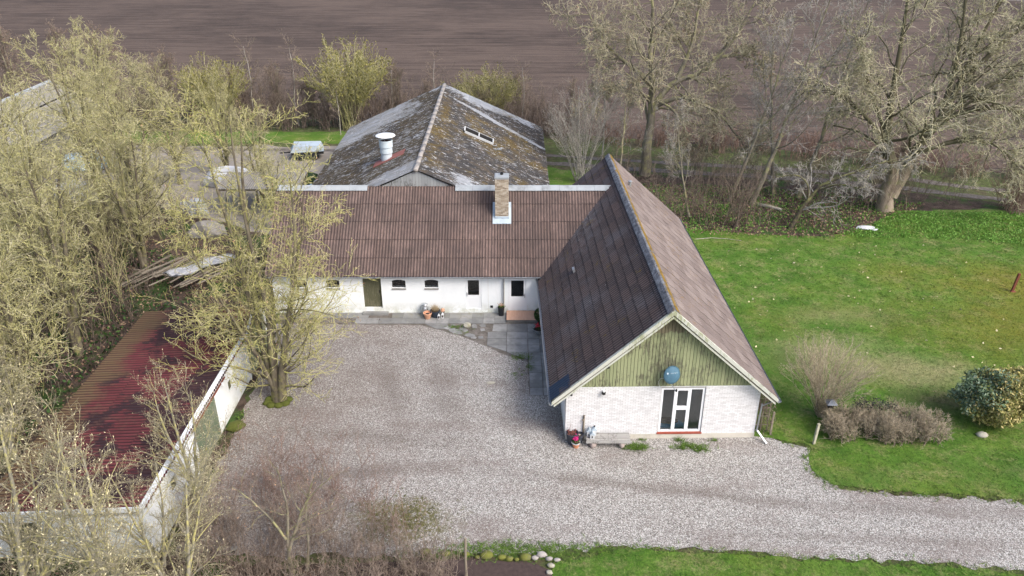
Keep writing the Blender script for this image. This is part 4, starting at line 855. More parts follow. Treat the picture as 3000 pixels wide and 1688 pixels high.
def spawn(P, Rd, n, ratio, ang, t=(.25, 1), K=5, rr=.55, rmin=.008, wig=.22, up=.0, out=0, taper=.45, tip=.35, center=None, Lmax=99):
    N, Kp = P.shape[:2]
    tt = t[0]+(t[1]-t[0])*((np.arange(n)[None]+rg.random((N, n)))/n); f = np.clip(tt*(Kp-1), 0, Kp-1.001); i = f.astype(int); fr = (f-i)[..., None]
    ii = np.arange(N)[:, None]; A = P[ii, i]; B = P[ii, i+1]; pos = A+(B-A)*fr; T = unit(B-A); rad = Rd[ii, i]*(1-fr[..., 0])+Rd[ii, i+1]*fr[..., 0]
    Lp = np.linalg.norm(np.diff(P, axis=1), axis=2).sum(1)[:, None]
    L = np.minimum(Lp*ratio*(1-taper*tt)*rg.uniform(.55, 1.25, (N, n)), Lmax)
    pos = pos.reshape(-1, 3); T = T.reshape(-1, 3); rad = rad.ravel(); L = L.ravel(); m = len(L)
    perp = unit(np.cross(T, rg.normal(size=(m, 3)))); a = np.radians(rg.uniform(ang[0], ang[1], m))[:, None]
    d = T*np.cos(a)+perp*np.sin(a)
    if out:
        c = pos.copy(); c[:, :2] -= (P[0, 0, :2] if center is None else np.array(center)); c[:, 2] = 0; d = unit(d+unit(c)*out)
    d[:, 2] += up; d = unit(d)
    r0 = np.maximum(np.minimum(rad*rr, rad*.9), rmin); Q = np.zeros((m, K, 3)); Q[:, 0] = pos; cur = d
    for k in range(1, K):
        cur = unit(cur+rg.normal(0, wig, (m, 3))+np.array([0, 0, up*.35])); Q[:, k] = Q[:, k-1]+cur*(L/(K-1))[:, None]
    RR = np.maximum(r0[:, None]*(1-(1-tip)*np.linspace(0, 1, K)[None]), rmin*.7)
    return Q, RR
def tubes(P, Rd, S, cone=False):
    N, K = P.shape[:2]; T = np.zeros_like(P); T[:, 1:-1] = P[:, 2:]-P[:, :-2]; T[:, 0] = P[:, 1]-P[:, 0]; T[:, -1] = P[:, -1]-P[:, -2]; T = unit(T)
    ref = np.where(np.abs(T[:, :1, 2:3]) > .9, np.array([[[1., 0, 0]]]), np.array([[[0, 0, 1.]]])); ref = np.broadcast_to(ref, T.shape)
    a = unit(np.cross(T, ref)); b = np.cross(T, a); th = np.arange(S)*2*np.pi/S
    V = P[:, :, None]+(a[:, :, None]*np.cos(th)[None, None, :, None]+b[:, :, None]*np.sin(th)[None, None, :, None])*Rd[:, :, None, None]
    idx = np.arange(N*K*S).reshape(N, K, S); q = np.stack([idx[:, :-1], np.roll(idx, -1, 2)[:, :-1], np.roll(idx, -1, 2)[:, 1:], idx[:, 1:]], -1).reshape(-1, 4)
    return V.reshape(-1, 3), q
def join_levels(name, lv, rnds=None):
    V, Q, Rn, o = [], [], [], 0
    for (P, Rd, S) in lv:
        v, q = tubes(P, Rd, S); V.append(v); Q.append(q+o); o += len(v); Rn.append(np.repeat(rg.random(len(P)), P.shape[1]*S))
    return npmesh(name, np.concatenate(V), quads=np.concatenate(Q), rnd=np.concatenate(Rn), smooth=True)
def leafcloud(name, pts, size, aspect=1.6, frac=1, jit=.05, tri=True):
    pts = pts[rg.random(len(pts)) < frac]; n = len(pts); pts = pts+rg.normal(0, jit, (n, 3)); a = unit(rg.normal(size=(n, 3))); b = unit(np.cross(a, rg.normal(size=(n, 3)))); s = (size*rg.uniform(.6, 1.3, n))[:, None]
    V = np.stack([pts-a*s*aspect/2, pts+b*s*.5, pts+a*s*aspect/2, pts-b*s*.5], 1).reshape(-1, 3); Q = np.arange(n*4).reshape(n, 4)
    return npmesh(name, V, quads=Q, rnd=np.repeat(rg.random(n), 4))
def buds(name, P, size, frac, up=.6):
    tips = P[:, -1]; d = unit(P[:, -1]-P[:, -2]); k = rg.random(len(tips)) < frac; tips, d = tips[k], unit(d[k]+np.array([0, 0, up])); n = len(tips)
    a = unit(np.cross(d, rg.normal(size=(n, 3)))); b = np.cross(d, a); s = (size*rg.uniform(.7, 1.4, n))[:, None]
    V = np.stack([tips, tips+d*s*.45+a*s*.2, tips+d*s*.45-a*s*.1+b*s*.17, tips+d*s*.45-a*s*.1-b*s*.17, tips+d*s], 1).reshape(-1, 3)
    T = np.array([(0, 2, 1), (0, 3, 2), (0, 1, 3), (4, 1, 2), (4, 2, 3), (4, 3, 1)]); F = (T[None]+5*np.arange(n)[:, None, None]).reshape(-1, 3)
    return npmesh(name, V, tris=F, rnd=np.repeat(rg.random(n), 5))
def tree(name, label, cat, loc, stems, levels, bark, twig, K0=12, S0=9, wig0=.03, bud=None, leaf=None, rz=0, group=None):
    r = thing(name, label, cat, loc, rz, group); P, Rd = stems_level(stems, K0, wig0); lv = []; cur = (P, Rd); woody = [(P, Rd, S0)]
    for d in levels:
        d = dict(d); S = d.pop('S'); wood = d.pop('wood', False); add0 = d.pop('mix0', False)
        cur = spawn(cur[0], cur[1], **d); (woody if wood else lv).append((cur[0], cur[1], S))
    me = join_levels('trunk', woody); link('trunk', me, M[bark], r)
    me = join_levels('crown', lv); link('crown', me, M[twig], r)
    if bud: link('buds', buds('buds', cur[0], bud[1], bud[2]), M[bud[0]], r, kind='stuff')
    if leaf: link('leaves', leafcloud('leaves', np.concatenate([cur[0][:, -1], cur[0][:, -2]]), leaf[1], 1.5, leaf[2], leaf[3]), M[leaf[0]], r)
    return r

# --- lime-like tree in the yard, several stems from one bole
T1 = tree('yard_tree', 'tall multi-stemmed bare tree with yellow lichened branches by the shed wall in the gravel yard', 'tree', (-11.9, 33.9, 0),
    [([(0, 0, 0), (.05, .0, 1.8), (.1, .1, 5), (-.2, .3, 9), (-.3, .3, 14.8)], .29, .025), ([(-.15, .1, .1), (-.3, .2, 2.2), (-.9, .7, 6), (-1.5, 1.0, 10), (-2.0, 1.2, 13.4)], .21, .025),
     ([(.25, -.1, .1), (.5, -.2, 2), (1.0, -.2, 4.4), (1.7, .1, 7.5), (2.0, .3, 11.8)], .24, .03), ([(-.1, .3, .2), (-.6, .9, 2.5), (-1.0, 1.8, 6), (-.9, 2.2, 10), (-.6, 2.4, 13.4)], .24, .03),
     ([(.25, .2, .3), (.5, .6, 2.6), (1.0, 1.1, 5), (1.7, 1.5, 8), (2.1, 1.7, 10.5)], .15, .025), ([(0, 0, .5), (-.5, -.3, 2.6), (-1.2, -.7, 5.0), (-2.1, -1.0, 7.6), (-2.7, -1.1, 10.2)], .14, .022)],
    [dict(n=17, ratio=.38, ang=(32, 76), t=(.12, .97), K=7, S=5, rr=.34, rmin=.019, wig=.2, up=.09, out=.45, taper=.48, wood=True, Lmax=5.0),
     dict(n=8, ratio=.55, ang=(28, 65), t=(.18, 1), K=6, S=4, rr=.5, rmin=.0125, wig=.2, up=.03, taper=.4),
     dict(n=6, ratio=.58, ang=(28, 70), t=(.1, 1), K=5, S=3, rr=.6, rmin=.0125, wig=.3, up=.03, taper=.3),
     dict(n=1, ratio=.5, ang=(25, 60), t=(.3, .8), K=3, S=3, rr=.7, rmin=.011, wig=.2, up=.04, taper=.3)], 'bark', 'twy', bud=('budo', .075, .16))
# --- western wood: three prototypes, then copies
def woodtree(name, label, loc, h, seed, bark='bark', twig='two', spread=.33, leaf=('lfy', .045, .06, .06), n1=15, n2=8, n3=7, group='trees of the western wood', nst=3, bud=None, up=.1, rz=0):
    rs = random.Random(seed); st = []
    for k in range(nst):
        a = rs.random()*6.28; q = rs.uniform(.05, .16)*h
        st.append(([(rs.uniform(-.2, .2), rs.uniform(-.2, .2), 0), (q*.25*math.cos(a), q*.25*math.sin(a), h*.25), (q*.6*math.cos(a+.3), q*.6*math.sin(a+.3), h*.6), (q*math.cos(a), q*math.sin(a), h*rs.uniform(.85, 1))], h*.021*(1 if k == 0 else .75), .03))
    return tree(name, label, 'tree', loc, st, [dict(n=n1, ratio=spread, ang=(30, 68), t=(.18, .98), K=6, S=5, rr=.42, rmin=.02, wig=.16, up=up, out=.25, taper=.42, wood=True),
        dict(n=n2, ratio=.55, ang=(25, 62), t=(.12, 1), K=5, S=3, rr=.5, rmin=.016, wig=.2, up=.05, taper=.4), dict(n=n3, ratio=.58, ang=(25, 65), t=(.1, 1), K=4, S=3, rr=.6, rmin=.0145, wig=.27, up=.05, taper=.3), dict(n=1, ratio=.5, ang=(25, 60), t=(.2, 1), K=2, S=3, rr=.7, rmin=.012, wig=.2, taper=.3)],
        bark, twig, leaf=leaf, bud=bud, group=group, rz=rz)
W = [woodtree('woodland_tree', 'large olive green bare tree at the left edge, level with the shed roof', (-24.3, 38.5, 0), 12.5, 1, n1=15),
     woodtree('woodland_tree', 'broad yellowish tree behind the pallet pile, rising to the ploughed field', (-27.5, 56, 0), 12.4, 2, n1=15, spread=.36),
     woodtree('woodland_tree', 'pinkish brown twiggy tree at the far left hedge', (-50, 90, 0), 9.5, 3, bark='barkgrey', twig='twp', leaf=('lfb', .06, .25, .08))]
WL = [(0, -22.3, 27.2, .52, 3.7, 'low olive tree whose twigs veil the lower left part of the red roof'), (0, -24.6, 30.5, .66, 4.4, 'smaller greyish tree overhanging the left side of the red roof'), (1, -25.5, 25.0, .7, 2.2, 'bushy tree at the left edge beside the lower end of the red roof'), (0, -28.5, 44, 1.0, 1.3, 'olive tree left of the blue tarpaulins'), (1, -32, 49, .95, 2.1, 'bushy yellow-green tree at the left edge under the grey barn roof'), (0, -25.0, 49.5, .92, 3.0, 'slimmer olive tree just behind the timber pile'),
      (1, -33.5, 62, 1.02, 4.2, 'tallest yellow-topped tree breaking the edge of the ploughed field'), (1, -29, 67, .85, 5.1, 'rounded yellow-green tree right of the tall wood trees'),
      (0, -23.2, 32.0, .86, 2.6, 'olive tree leaning over the west edge of the red roof'), (1, -27.0, 29.5, .85, 1.0, 'mossy tree at the left edge beside the lower red roof'), (0, -40, 78, .7, 5.9, 'olive tree at the field corner'), 
      (0, -33.5, 41, 1.0, .9, 'tall olive tree cut by the left picture edge'), (1, -36.8, 70.5, .98, 2.7, 'yellow-crowned tree beside the grey barn ridge'), (2, -43, 86, 1.05, 1.1, 'pinkish twiggy tree above the yellow crowns'), (2, -57, 93, 1.1, 2.2, 'russet twiggy tree in the top left hedge corner'), (2, -37.5, 88, .8, 4.0, 'low pinkish tree right of the tall yellow crowns')]
for p, x, y, s, rz, lb in WL: dup(W[p], (x, y, 0), rz, s, lb)
# --- foreground trees, bottom left, yellow lichen and pale buds
FG = tree('foreground_tree', 'yellow lichened tree with pale buds nearest the camera at the bottom left corner', 'tree', (-15.9, 18.2, 0),
    [([(0, 0, 0), (-.3, .1, 3), (-.9, .2, 6), (-1.5, .3, 10.3)], .24, .025), ([(.1, 0, 1.6), (.6, .1, 4.2), (1.1, .3, 7), (1.3, .5, 10.5)], .17, .02), ([(0, 0, 2.6), (-.9, -.1, 4.6), (-1.9, -.2, 7), (-2.6, 0, 9)], .15, .02), ([(.1, 0, 2.0), (.9, -.1, 3.6), (2.2, .1, 5.8), (3.0, .1, 8.2)], .14, .02)],
    [dict(n=15, ratio=.38, ang=(25, 62), t=(.15, .96), K=7, S=5, rr=.4, rmin=.016, wig=.16, up=.10, out=.25, taper=.45, wood=True), dict(n=7, ratio=.52, ang=(25, 62), t=(.12, 1), K=5, S=3, rr=.5, rmin=.0095, wig=.2, up=.06, taper=.35),
     dict(n=5, ratio=.55, ang=(22, 60), t=(.12, 1), K=4, S=3, rr=.6, rmin=.0072, wig=.2, up=.08, taper=.3), dict(n=1, ratio=.5, ang=(22, 60), t=(.3, 1), K=2, S=3, rr=.7, rmin=.006, wig=.2, up=.08, taper=.3)], 'barkyel', 'twbright', bud=('budp', .095, .45), group='foreground trees with pale buds')
for x, y, s, rz, lb in ((-12.9, 18.7, .86, 2.0, 'yellow lichened budding tree in front of the south end of the shed'), (-11.2, 19.6, .62, 4.1, 'smaller budding tree right of the shed corner'), (-19.6, 20.0, .85, 5.2, 'budding tree cut off at the left edge above the corner tree'), (-13.0, 22.0, .52, .7, 'low budding tree in front of the shed corner'), (-21.6, 27.8, .72, 2.6, 'budding tree behind the west side of the shed, overhanging the red roof'), (-12.9, 25.4, .62, 5.6, 'thin budding tree at the foot of the east shed wall'), (-17.3, 21.7, .60, 3.4, 'thin budding tree against the middle of the white south wall'), (-21.5, 24.5, .8, 1.4, 'budding tree rising over the lower left of the red roof')): dup(FG, (x, y, 0), rz, s, lb)
tree('small_tree', 'small grey crooked tree with reddish twigs on the gravel edge at bottom centre left', 'tree', (-8.35, 22.3, 0),
    [([(0, 0, 0), (.02, .05, 1.5), (.15, .2, 3.2), (.0, .3, 5.0)], .10, .02), ([(.05, 0, 1.3), (.35, .1, 2.2), (.95, .2, 3.6), (1.9, .3, 4.6)], .07, .015), ([(.0, 0, 1.9), (-.4, 0, 2.8), (-1.1, .1, 3.7), (-1.7, .2, 4.2)], .06, .015), ([(.5, .3, 0), (.7, .3, 1.5), (.75, .5, 3.0), (1.2, .7, 4.4)], .07, .015)],
    [dict(n=9, ratio=.42, ang=(30, 70), t=(.3, .98), K=6, S=4, rr=.5, rmin=.012, wig=.2, up=.08, taper=.4, wood=True), dict(n=6, ratio=.5, ang=(28, 60), t=(.2, 1), K=4, S=3, rr=.5, rmin=.008, wig=.2, up=.04, taper=.4), dict(n=5, ratio=.5, ang=(28, 60), t=(.2, 1), K=3, S=3, rr=.6, rmin=.006, wig=.2, taper=.3)], 'barkgrey', 'twp', bud=('budo', .06, .1))
# --- great forked tree on the right
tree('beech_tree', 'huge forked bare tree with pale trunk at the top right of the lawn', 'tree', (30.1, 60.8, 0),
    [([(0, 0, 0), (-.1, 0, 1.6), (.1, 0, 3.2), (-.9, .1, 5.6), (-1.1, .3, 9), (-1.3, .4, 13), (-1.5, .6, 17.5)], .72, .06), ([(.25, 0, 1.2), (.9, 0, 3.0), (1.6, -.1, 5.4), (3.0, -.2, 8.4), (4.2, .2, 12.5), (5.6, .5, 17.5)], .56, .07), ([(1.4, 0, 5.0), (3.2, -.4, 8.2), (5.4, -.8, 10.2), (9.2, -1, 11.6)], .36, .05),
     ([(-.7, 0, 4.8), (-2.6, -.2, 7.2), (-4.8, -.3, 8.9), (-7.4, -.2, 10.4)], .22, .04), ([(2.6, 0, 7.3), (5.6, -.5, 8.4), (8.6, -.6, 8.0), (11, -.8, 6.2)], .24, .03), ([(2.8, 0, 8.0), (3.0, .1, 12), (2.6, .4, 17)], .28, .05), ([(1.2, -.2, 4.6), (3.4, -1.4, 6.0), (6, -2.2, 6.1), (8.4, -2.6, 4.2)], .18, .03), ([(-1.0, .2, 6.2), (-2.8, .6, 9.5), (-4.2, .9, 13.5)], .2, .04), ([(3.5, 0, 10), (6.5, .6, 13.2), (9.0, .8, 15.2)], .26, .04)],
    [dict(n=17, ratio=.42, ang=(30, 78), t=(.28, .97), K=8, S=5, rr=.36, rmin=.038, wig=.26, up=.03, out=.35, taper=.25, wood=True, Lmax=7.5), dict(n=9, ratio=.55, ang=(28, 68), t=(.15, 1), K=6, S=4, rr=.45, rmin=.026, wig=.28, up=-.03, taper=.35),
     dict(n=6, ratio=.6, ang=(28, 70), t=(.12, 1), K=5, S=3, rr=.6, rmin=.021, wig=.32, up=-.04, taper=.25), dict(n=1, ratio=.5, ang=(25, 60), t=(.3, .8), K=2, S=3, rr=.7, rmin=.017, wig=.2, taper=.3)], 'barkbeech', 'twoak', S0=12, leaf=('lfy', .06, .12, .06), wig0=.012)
tree('oak_tree', 'wide gnarled bare oak behind the far end of the house ridge', 'tree', (12.0, 69.5, 0),
    [([(0, 0, 0), (.1, 0, 3), (.3, 0, 6), (-.1, .1, 9.5), (-.4, .2, 14), (-.8, .2, 17)], .55, .05), ([(.3, 0, 6), (1.6, 0, 8), (4.0, -.2, 9.2), (6.4, -.3, 11.8), (8.2, -.2, 15.5)], .34, .05), ([(.4, 0, 6.3), (2.6, -.8, 7.2), (5.2, -1.2, 6.3), (7.4, -1.5, 4.2), (8.6, -1.6, 2.4)], .25, .03), ([(.1, 0, 8), (-1.8, 0, 9.6), (-4.0, .1, 11.4), (-6.0, .1, 14.5)], .26, .04),
     ([(.2, 0, 7.0), (-1.6, -.3, 7.6), (-3.6, -.5, 7.8), (-5.2, -.6, 6.9)], .16, .03), ([(2.2, 0, 8.6), (3.2, .3, 11.5), (3.6, .5, 16)], .24, .05), ([(.5, 0, 6.8), (1.8, -1.0, 6.2), (3.2, -1.5, 4.2), (3.6, -1.7, 2.2)], .14, .02), ([(5, -.2, 10.4), (7.6, .2, 10.6), (10, .4, 9.4)], .15, .03)],
    [dict(n=17, ratio=.44, ang=(35, 80), t=(.28, .97), K=8, S=5, rr=.38, rmin=.038, wig=.3, up=.04, out=.3, taper=.22, wood=True, Lmax=7.5), dict(n=9, ratio=.55, ang=(30, 70), t=(.15, 1), K=6, S=4, rr=.45, rmin=.026, wig=.3, up=.0, taper=.35),
     dict(n=6, ratio=.6, ang=(30, 72), t=(.12, 1), K=5, S=3, rr=.6, rmin=.021, wig=.32, up=.02, taper=.25), dict(n=1, ratio=.5, ang=(25, 60), t=(.3, .8), K=2, S=3, rr=.7, rmin=.017, wig=.2, taper=.3)], 'barkgrey', 'twoak', S0=10, leaf=('lfb', .09, .22, .08), wig0=.045)
ST = [dict(n=16, ratio=.30, ang=(25, 55), t=(.3, .98), K=6, S=4, rr=.36, rmin=.018, wig=.15, up=.10, taper=.35, wood=True), dict(n=7, ratio=.5, ang=(25, 58), t=(.15, 1), K=5, S=3, rr=.5, rmin=.02, wig=.2, up=.03, taper=.4), dict(n=6, ratio=.5, ang=(25, 60), t=(.15, 1), K=3, S=3, rr=.6, rmin=.017, wig=.2, taper=.3)]
slim = tree('slim_tree', 'tall slender tree leaning right, second trunk left of the huge forked tree', 'tree', (19.6, 61.8, 0), [([(0, 0, 0), (1.0, .1, 3.5), (2.0, .2, 7.5), (2.9, .2, 12), (3.9, .1, 17)], .24, .03), ([(2.0, .2, 7.5), (3.2, .1, 9), (4.6, 0, 12), (6.0, 0, 15.5)], .10, .02)], ST, 'barkgrey', 'twg', group='slender trees of the eastern belt')
for x, y, s, rz, lb in ((17.9, 62.6, .85, -.6, 'dark slender tree close behind the leaning slim trunk'), (24.0, 63.5, .95, .35, 'slim upright tree between the leaning trunk and the forked tree'), (14.0, 59.2, .5, 2.5, 'thin sapling just off the right roof edge of the house'), (22.2, 64.4, .8, 1.9, 'thin grey tree standing by the track'), (9.2, 66.2, .55, 1.2, 'pale sapling behind the house ridge end'), (41.8, 62.5, .55, 3.8, 'pale slim tree at the right picture edge')): dup(slim, (x, y, 0), rz, s, lb)
tree('drooping_tree', 'small dark leaning tree with a spray of pale grey drooping twigs at the lawn edge', 'tree', (21.2, 56.75, 0),
    [([(0, 0, 0), (.5, 0, 1.2), (1.1, .1, 2.4), (2.2, .1, 3.7), (4.8, .1, 4.6), (7.4, 0, 4.9)], .22, .03), ([(1.0, 0, 2.2), (.9, .2, 3.4), (.0, .3, 4.2), (-1.5, .4, 4.0)], .10, .02), ([(2.0, 0, 3.5), (3.6, -.5, 4.6), (6, -.9, 5.6), (8.2, -1, 5.6)], .11, .02), ([(1.8, 0, 3.2), (3, -.9, 3.9), (4.6, -1.7, 3.6)], .09, .02)],
    [dict(n=14, ratio=.34, ang=(30, 72), t=(.25, .98), K=7, S=4, rr=.4, rmin=.018, wig=.2, up=.0, taper=.35, wood=False), dict(n=7, ratio=.5, ang=(25, 60), t=(.15, 1), K=5, S=3, rr=.5, rmin=.018, wig=.2, up=-.16, taper=.35), dict(n=6, ratio=.55, ang=(25, 60), t=(.15, 1), K=3, S=3, rr=.6, rmin=.015, wig=.2, up=-.1, taper=.3)], 'barkdark', 'twg')
def fan_shrub(name, label, loc, n, h, spread, twig, cat='shrub', r=.014, n2=7, n3=3, leaf=None, lean=(0, 0), group=None, bend=.35, part='stem', base=.18):
    rs = random.Random(int(loc[0]*10+n)); st = []
    for k in range(n):
        a = rs.random()*6.28; q = spread*math.sqrt(rs.random()); hh = h*rs.uniform(.7, 1)*(1-.25*(q/spread)**2); bx, by = rs.uniform(-base, base), rs.uniform(-base, base)
        st.append(([(bx, by, 0), (bx+q*.3*math.cos(a)+lean[0]*.3, by+q*.3*math.sin(a)+lean[1]*.3, hh*.4), (bx+q*.7*math.cos(a)+lean[0]*.7, by+q*.7*math.sin(a)+lean[1]*.7, hh*.78), (bx+q*math.cos(a)+lean[0], by+q*math.sin(a)+lean[1], hh)], r*rs.uniform(.8, 1.6), r*.5))
    t = thing(name, label, cat, loc, 0, group); P, Rd = stems_level(st, 7, .05)
    c1 = spawn(P, Rd, n2, .33, (12, 42), (.3, 1), 4, .7, r*.5, .12, .12); lv = [(c1[0], c1[1], 3)]
    if n3: c2 = spawn(c1[0], c1[1], n3, .5, (15, 50), (.2, 1), 3, .8, r*.42, .15, .08); lv.append((c2[0], c2[1], 3))
    else: c2 = c1
    link('stems', join_levels('stems', [(P, Rd, 4)]), M[twig], t); link('twigs', join_levels('twigs', lv), M[twig], t)
    if leaf: link('leaves', leafcloud('leaves', np.concatenate([c2[0][:, -1], c2[0][:, 1], c1[0][:, 1]]), leaf[1], 1.6, leaf[2], leaf[3]), M[leaf[0]], t)
    return t
fan_shrub('bush', 'fountain shaped bare straw-coloured bush behind the lamp post on the lawn', (15.3, 32.7, 0), 95, 4.0, 2.15, 'tws', r=.014, n2=8, n3=3, base=.25)
fan_shrub('hazel_shrub', 'upright clump of thin stems where the lawn meets the trees', (17.1, 57.0, 0), 13, 5.4, 1.7, 'twd', r=.028, n2=5, n3=3)
fan_shrub('pale_shrub', 'pale fan of bare branches between the barn and the house ridge', (6.0, 67.5, 0), 34, 8.5, 3.2, 'twg', r=.028, n2=9, n3=5, base=.5)
fan_shrub('brown_shrub', 'dense brown twiggy clump at the right edge of the tree belt', (40.8, 60.6, 0), 90, 3.4, 1.8, 'twr', r=.02, n2=6, n3=3, base=1.2)
# --- far hedgerow trees
fh = fan_shrub('willow_tree', 'rounded yellow-green willow in the hedgerow left of the barn', (-17.3, 85, 0), 60, 9.0, 4.2, 'two', 'tree', r=.035, n2=10, n3=5, leaf=('lfy', .13, .8, .12), base=.8, group='willows in the field hedgerow')
for x, y, s, rz, lb in ((-2.3, 84.5, .72, 1.5, 'small green-yellow willow just right of the barn ridge end'), (-31.5, 85, .82, 2.5, 'olive willow in the hedgerow above the yard tree'), (-5.8, 84.8, .55, 3.3, 'low brownish willow behind the barn ridge')): dup(fh, (x, y, 0), rz, s, lb)
for x, y, s_, rz, lb in ((-30, 86.5, .62, .3, 'brownish twiggy hedgerow tree left of the olive willow'), (-25.5, 87.5, .66, 1.4, 'pinkish twiggy hedgerow tree between olive willow and pale birch'), (-21.5, 86, .55, 2.6, 'low brown twiggy tree beside the yellow-green willow'), (-12.5, 86.8, .66, 3.7, 'brown twiggy tree filling the hedge above the barn roof slope'), (-9.5, 87, .5, 4.9, 'low pinkish tree just left of the barn ridge end'), (.8, 85.5, .6, .9, 'brown twiggy tree right of the small willow'), (6.5, 81, .62, 2.0, 'grey-brown bush tree at the field corner behind the barn'), (20, 77.5, .5, 3.1, 'low twiggy tree on the field side of the track, behind the leaning trunk'), (36, 71.5, .5, 4.4, 'low twiggy tree on the field side of the track, behind the forked tree'), (46, 68, .62, 5.5, 'twiggy tree on the field side of the track at the right edge')): dup(W[2], (x, y, 0), rz, s_, lb)
for x, y, s_, rz, lb in ((-20.8, 63, .62, .8, 'slim olive tree screening the pale yard left of the barn'), (-25.5, 69, .66, 2.9, 'slim olive tree between the yard clutter and the green strip'), (-17.8, 56.5, .5, 4.0, 'low olive sapling by the left end of the wing ridge')): dup(W[0], (x, y, 0), rz, s_, lb)
birch = tree('birch_tree', 'thin pale birch in the hedgerow left of the yellow-green willow', 'tree', (-23.2, 86, 0), [([(0, 0, 0), (-.2, 0, 2.5), (.1, 0, 5), (-.1, .1, 8.6)], .10, .02)], [dict(n=16, ratio=.30, ang=(25, 60), t=(.3, .98), K=5, S=3, rr=.5, rmin=.022, wig=.18, up=.08, taper=.4), dict(n=8, ratio=.5, ang=(25, 60), t=(.15, 1), K=3, S=3, rr=.6, rmin=.016, wig=.2, up=.05, taper=.3), dict(n=4, ratio=.5, ang=(25, 60), t=(.15, 1), K=3, S=3, rr=.6, rmin=.014, wig=.2, taper=.3)], 'barkpale', 'twp', group='thin birches in the field hedgerow')
for x, y, s, rz, lb in ((-27.9, 86.3, .98, 1, 'pale birch above the left side of the yard tree'), (-18.0, 82.6, .62, 2, 'white stemmed birch in front of the willow beside the barn'), (-8.2, 85.5, .85, 3, 'grey birch whose top shows over the barn roof'), (-20.5, 87, .75, 4, 'small birch between two hedgerow trees'), (-12.8, 85.7, .7, 5, 'thin birch right of the willow above the barn slope'), (1.2, 83, .8, .5, 'pale birch right of the small willow'), (8.5, 73.0, .9, 1.7, 'pale birch beside the track behind the house')): dup(birch, (x, y, 0), rz, s, lb)

# --- masses of brush: many fans joined into one uncountable thicket
def brush(name, label, pts, h, spread, twig, n=7, n2=5, r=.016, cat='brush', lean=0, hv=.4, leaf=None, n3=0):
    P, Rd = [], []; S = []
    for (x, y) in pts:
        hh = h*rg.uniform(1-hv, 1)
        for k in range(n):
            a = rg.random()*6.28; q = spread*rg.random()**.5; bx, by = x+rg.normal(0, spread*.35), y+rg.normal(0, spread*.35); z = hh*rg.uniform(.55, 1)
            S.append([(bx, by, 0), (bx+q*.25*math.cos(a), by+q*.25*math.sin(a), z*.4), (bx+q*.65*math.cos(a), by+q*.65*math.sin(a), z*.78), (bx+q*math.cos(a), by+q*math.sin(a), z*(1-lean*rg.random()))])
    P = np.array(S); P[:, 1:] += rg.normal(0, spread*.05, P[:, 1:].shape); Rd = np.tile(np.array([r*1.3, r, r*.75, r*.5]), (len(P), 1))
    c = spawn(P, Rd, n2, .42, (15, 55), (.2, 1), 3, .8, r*.6, .18, .1); lv = [(P, Rd, 3), (c[0], c[1], 3)]
    if n3: d = spawn(c[0], c[1], n3, .5, (20, 60), (.2, 1), 2, .8, r*.5, .1, .05); lv.append((d[0], d[1], 3))
    me = join_levels(name, lv)
    o = link(name, me, M[twig], kind='stuff'); o['label'] = label; return o
def along(poly, step, jit):
    out = []
    for a, b in zip(poly, poly[1:]):
        L = math.dist(a, b); k = max(1, int(L/step))
        for j in range(k): t = (j+rg.random())/k; out.append((a[0]+(b[0]-a[0])*t+rg.normal(0, jit), a[1]+(b[1]-a[1])*t+rg.normal(0, jit)))
    return out
def fill(poly, dens):
    p = np.array(poly); lo, hi = p.min(0), p.max(0); n = int((hi-lo).prod()*dens); q = lo+rg.random((n, 2))*(hi-lo); k = inpoly(q[:, 0], q[:, 1], poly); return q[k]
brush('hedgerow_brush', 'brown and pinkish hedgerow brush along the ploughed field', along([(-62, 90), (-40, 87.5), (-20, 85.8), (-4, 84.8), (5, 81.5)], .5, .9), 4.2, 1.1, 'twd', n=9, n2=6, r=.026, n3=2)
brush('hedgerow_brush', 'taller pinkish grey twigs standing above the hedgerow', along([(-50, 89), (-22, 86.8), (-10, 86), (4, 83)], 1.6, .8), 6.5, 1.2, 'twp', n=6, n2=8, r=.022, n3=3)
brush('trackside_brush', 'dark purplish brush between the track and the field on the right', along([(8, 80.5), (16, 78.3), (28, 75.5), (38, 70.8), (58, 63)], .55, .8), 2.8, 1.0, 'twr', n=8, n2=5, r=.022, n3=2)
brush('tree_belt_brush', 'thin undergrowth stems beneath the right hand trees', [tuple(p) for p in fill([(9, 57), (20, 56.5), (28, 58.5), (33, 62), (45, 60), (45, 62), (34, 65), (26, 67.5), (12, 70), (9, 68)], .2)], 4.8, 1.8, 'twd', n=4, n2=9, r=.016, n3=3, lean=.3)
brush('wood_undergrowth', 'tangled undergrowth on the floor of the left hand wood', [tuple(p) for p in fill([(-45, 24), (-24, 24), (-23, 40), (-22, 44), (-27, 52), (-24, 58), (-30, 62), (-55, 62)], .8)], 3.2, 1.1, 'twd', n=3, n2=5, r=.018)
brush('wood_undergrowth', 'yellowish saplings and stems under the left hand wood', [tuple(p) for p in fill([(-46, 26), (-24.5, 26), (-24, 44), (-28, 62), (-48, 66)], .26)], 6.5, 1.3, 'twy', n=4, n2=8, r=.02, n3=1)
brush('bramble_thicket', 'reddish brown bramble thicket along the bottom edge', [tuple(p) for p in fill([(-13, 20), (-1.9, 20.5), (-1.8, 22.3), (-4, 23.2), (-4.5, 24.0), (-9, 25.2), (-13, 25.6)], 2.6)], 2.2, .9, 'twp', n=6, n2=6, r=.010, n3=2)
brush('bramble_thicket', 'pale dead stems tangled in the bramble thicket', [tuple(p) for p in fill([(-12, 19.5), (-1.9, 20), (-2.2, 21.8), (-12, 23)], .9)], 1.7, 1.1, 'tws', n=4, n2=5, r=.008, lean=.5)
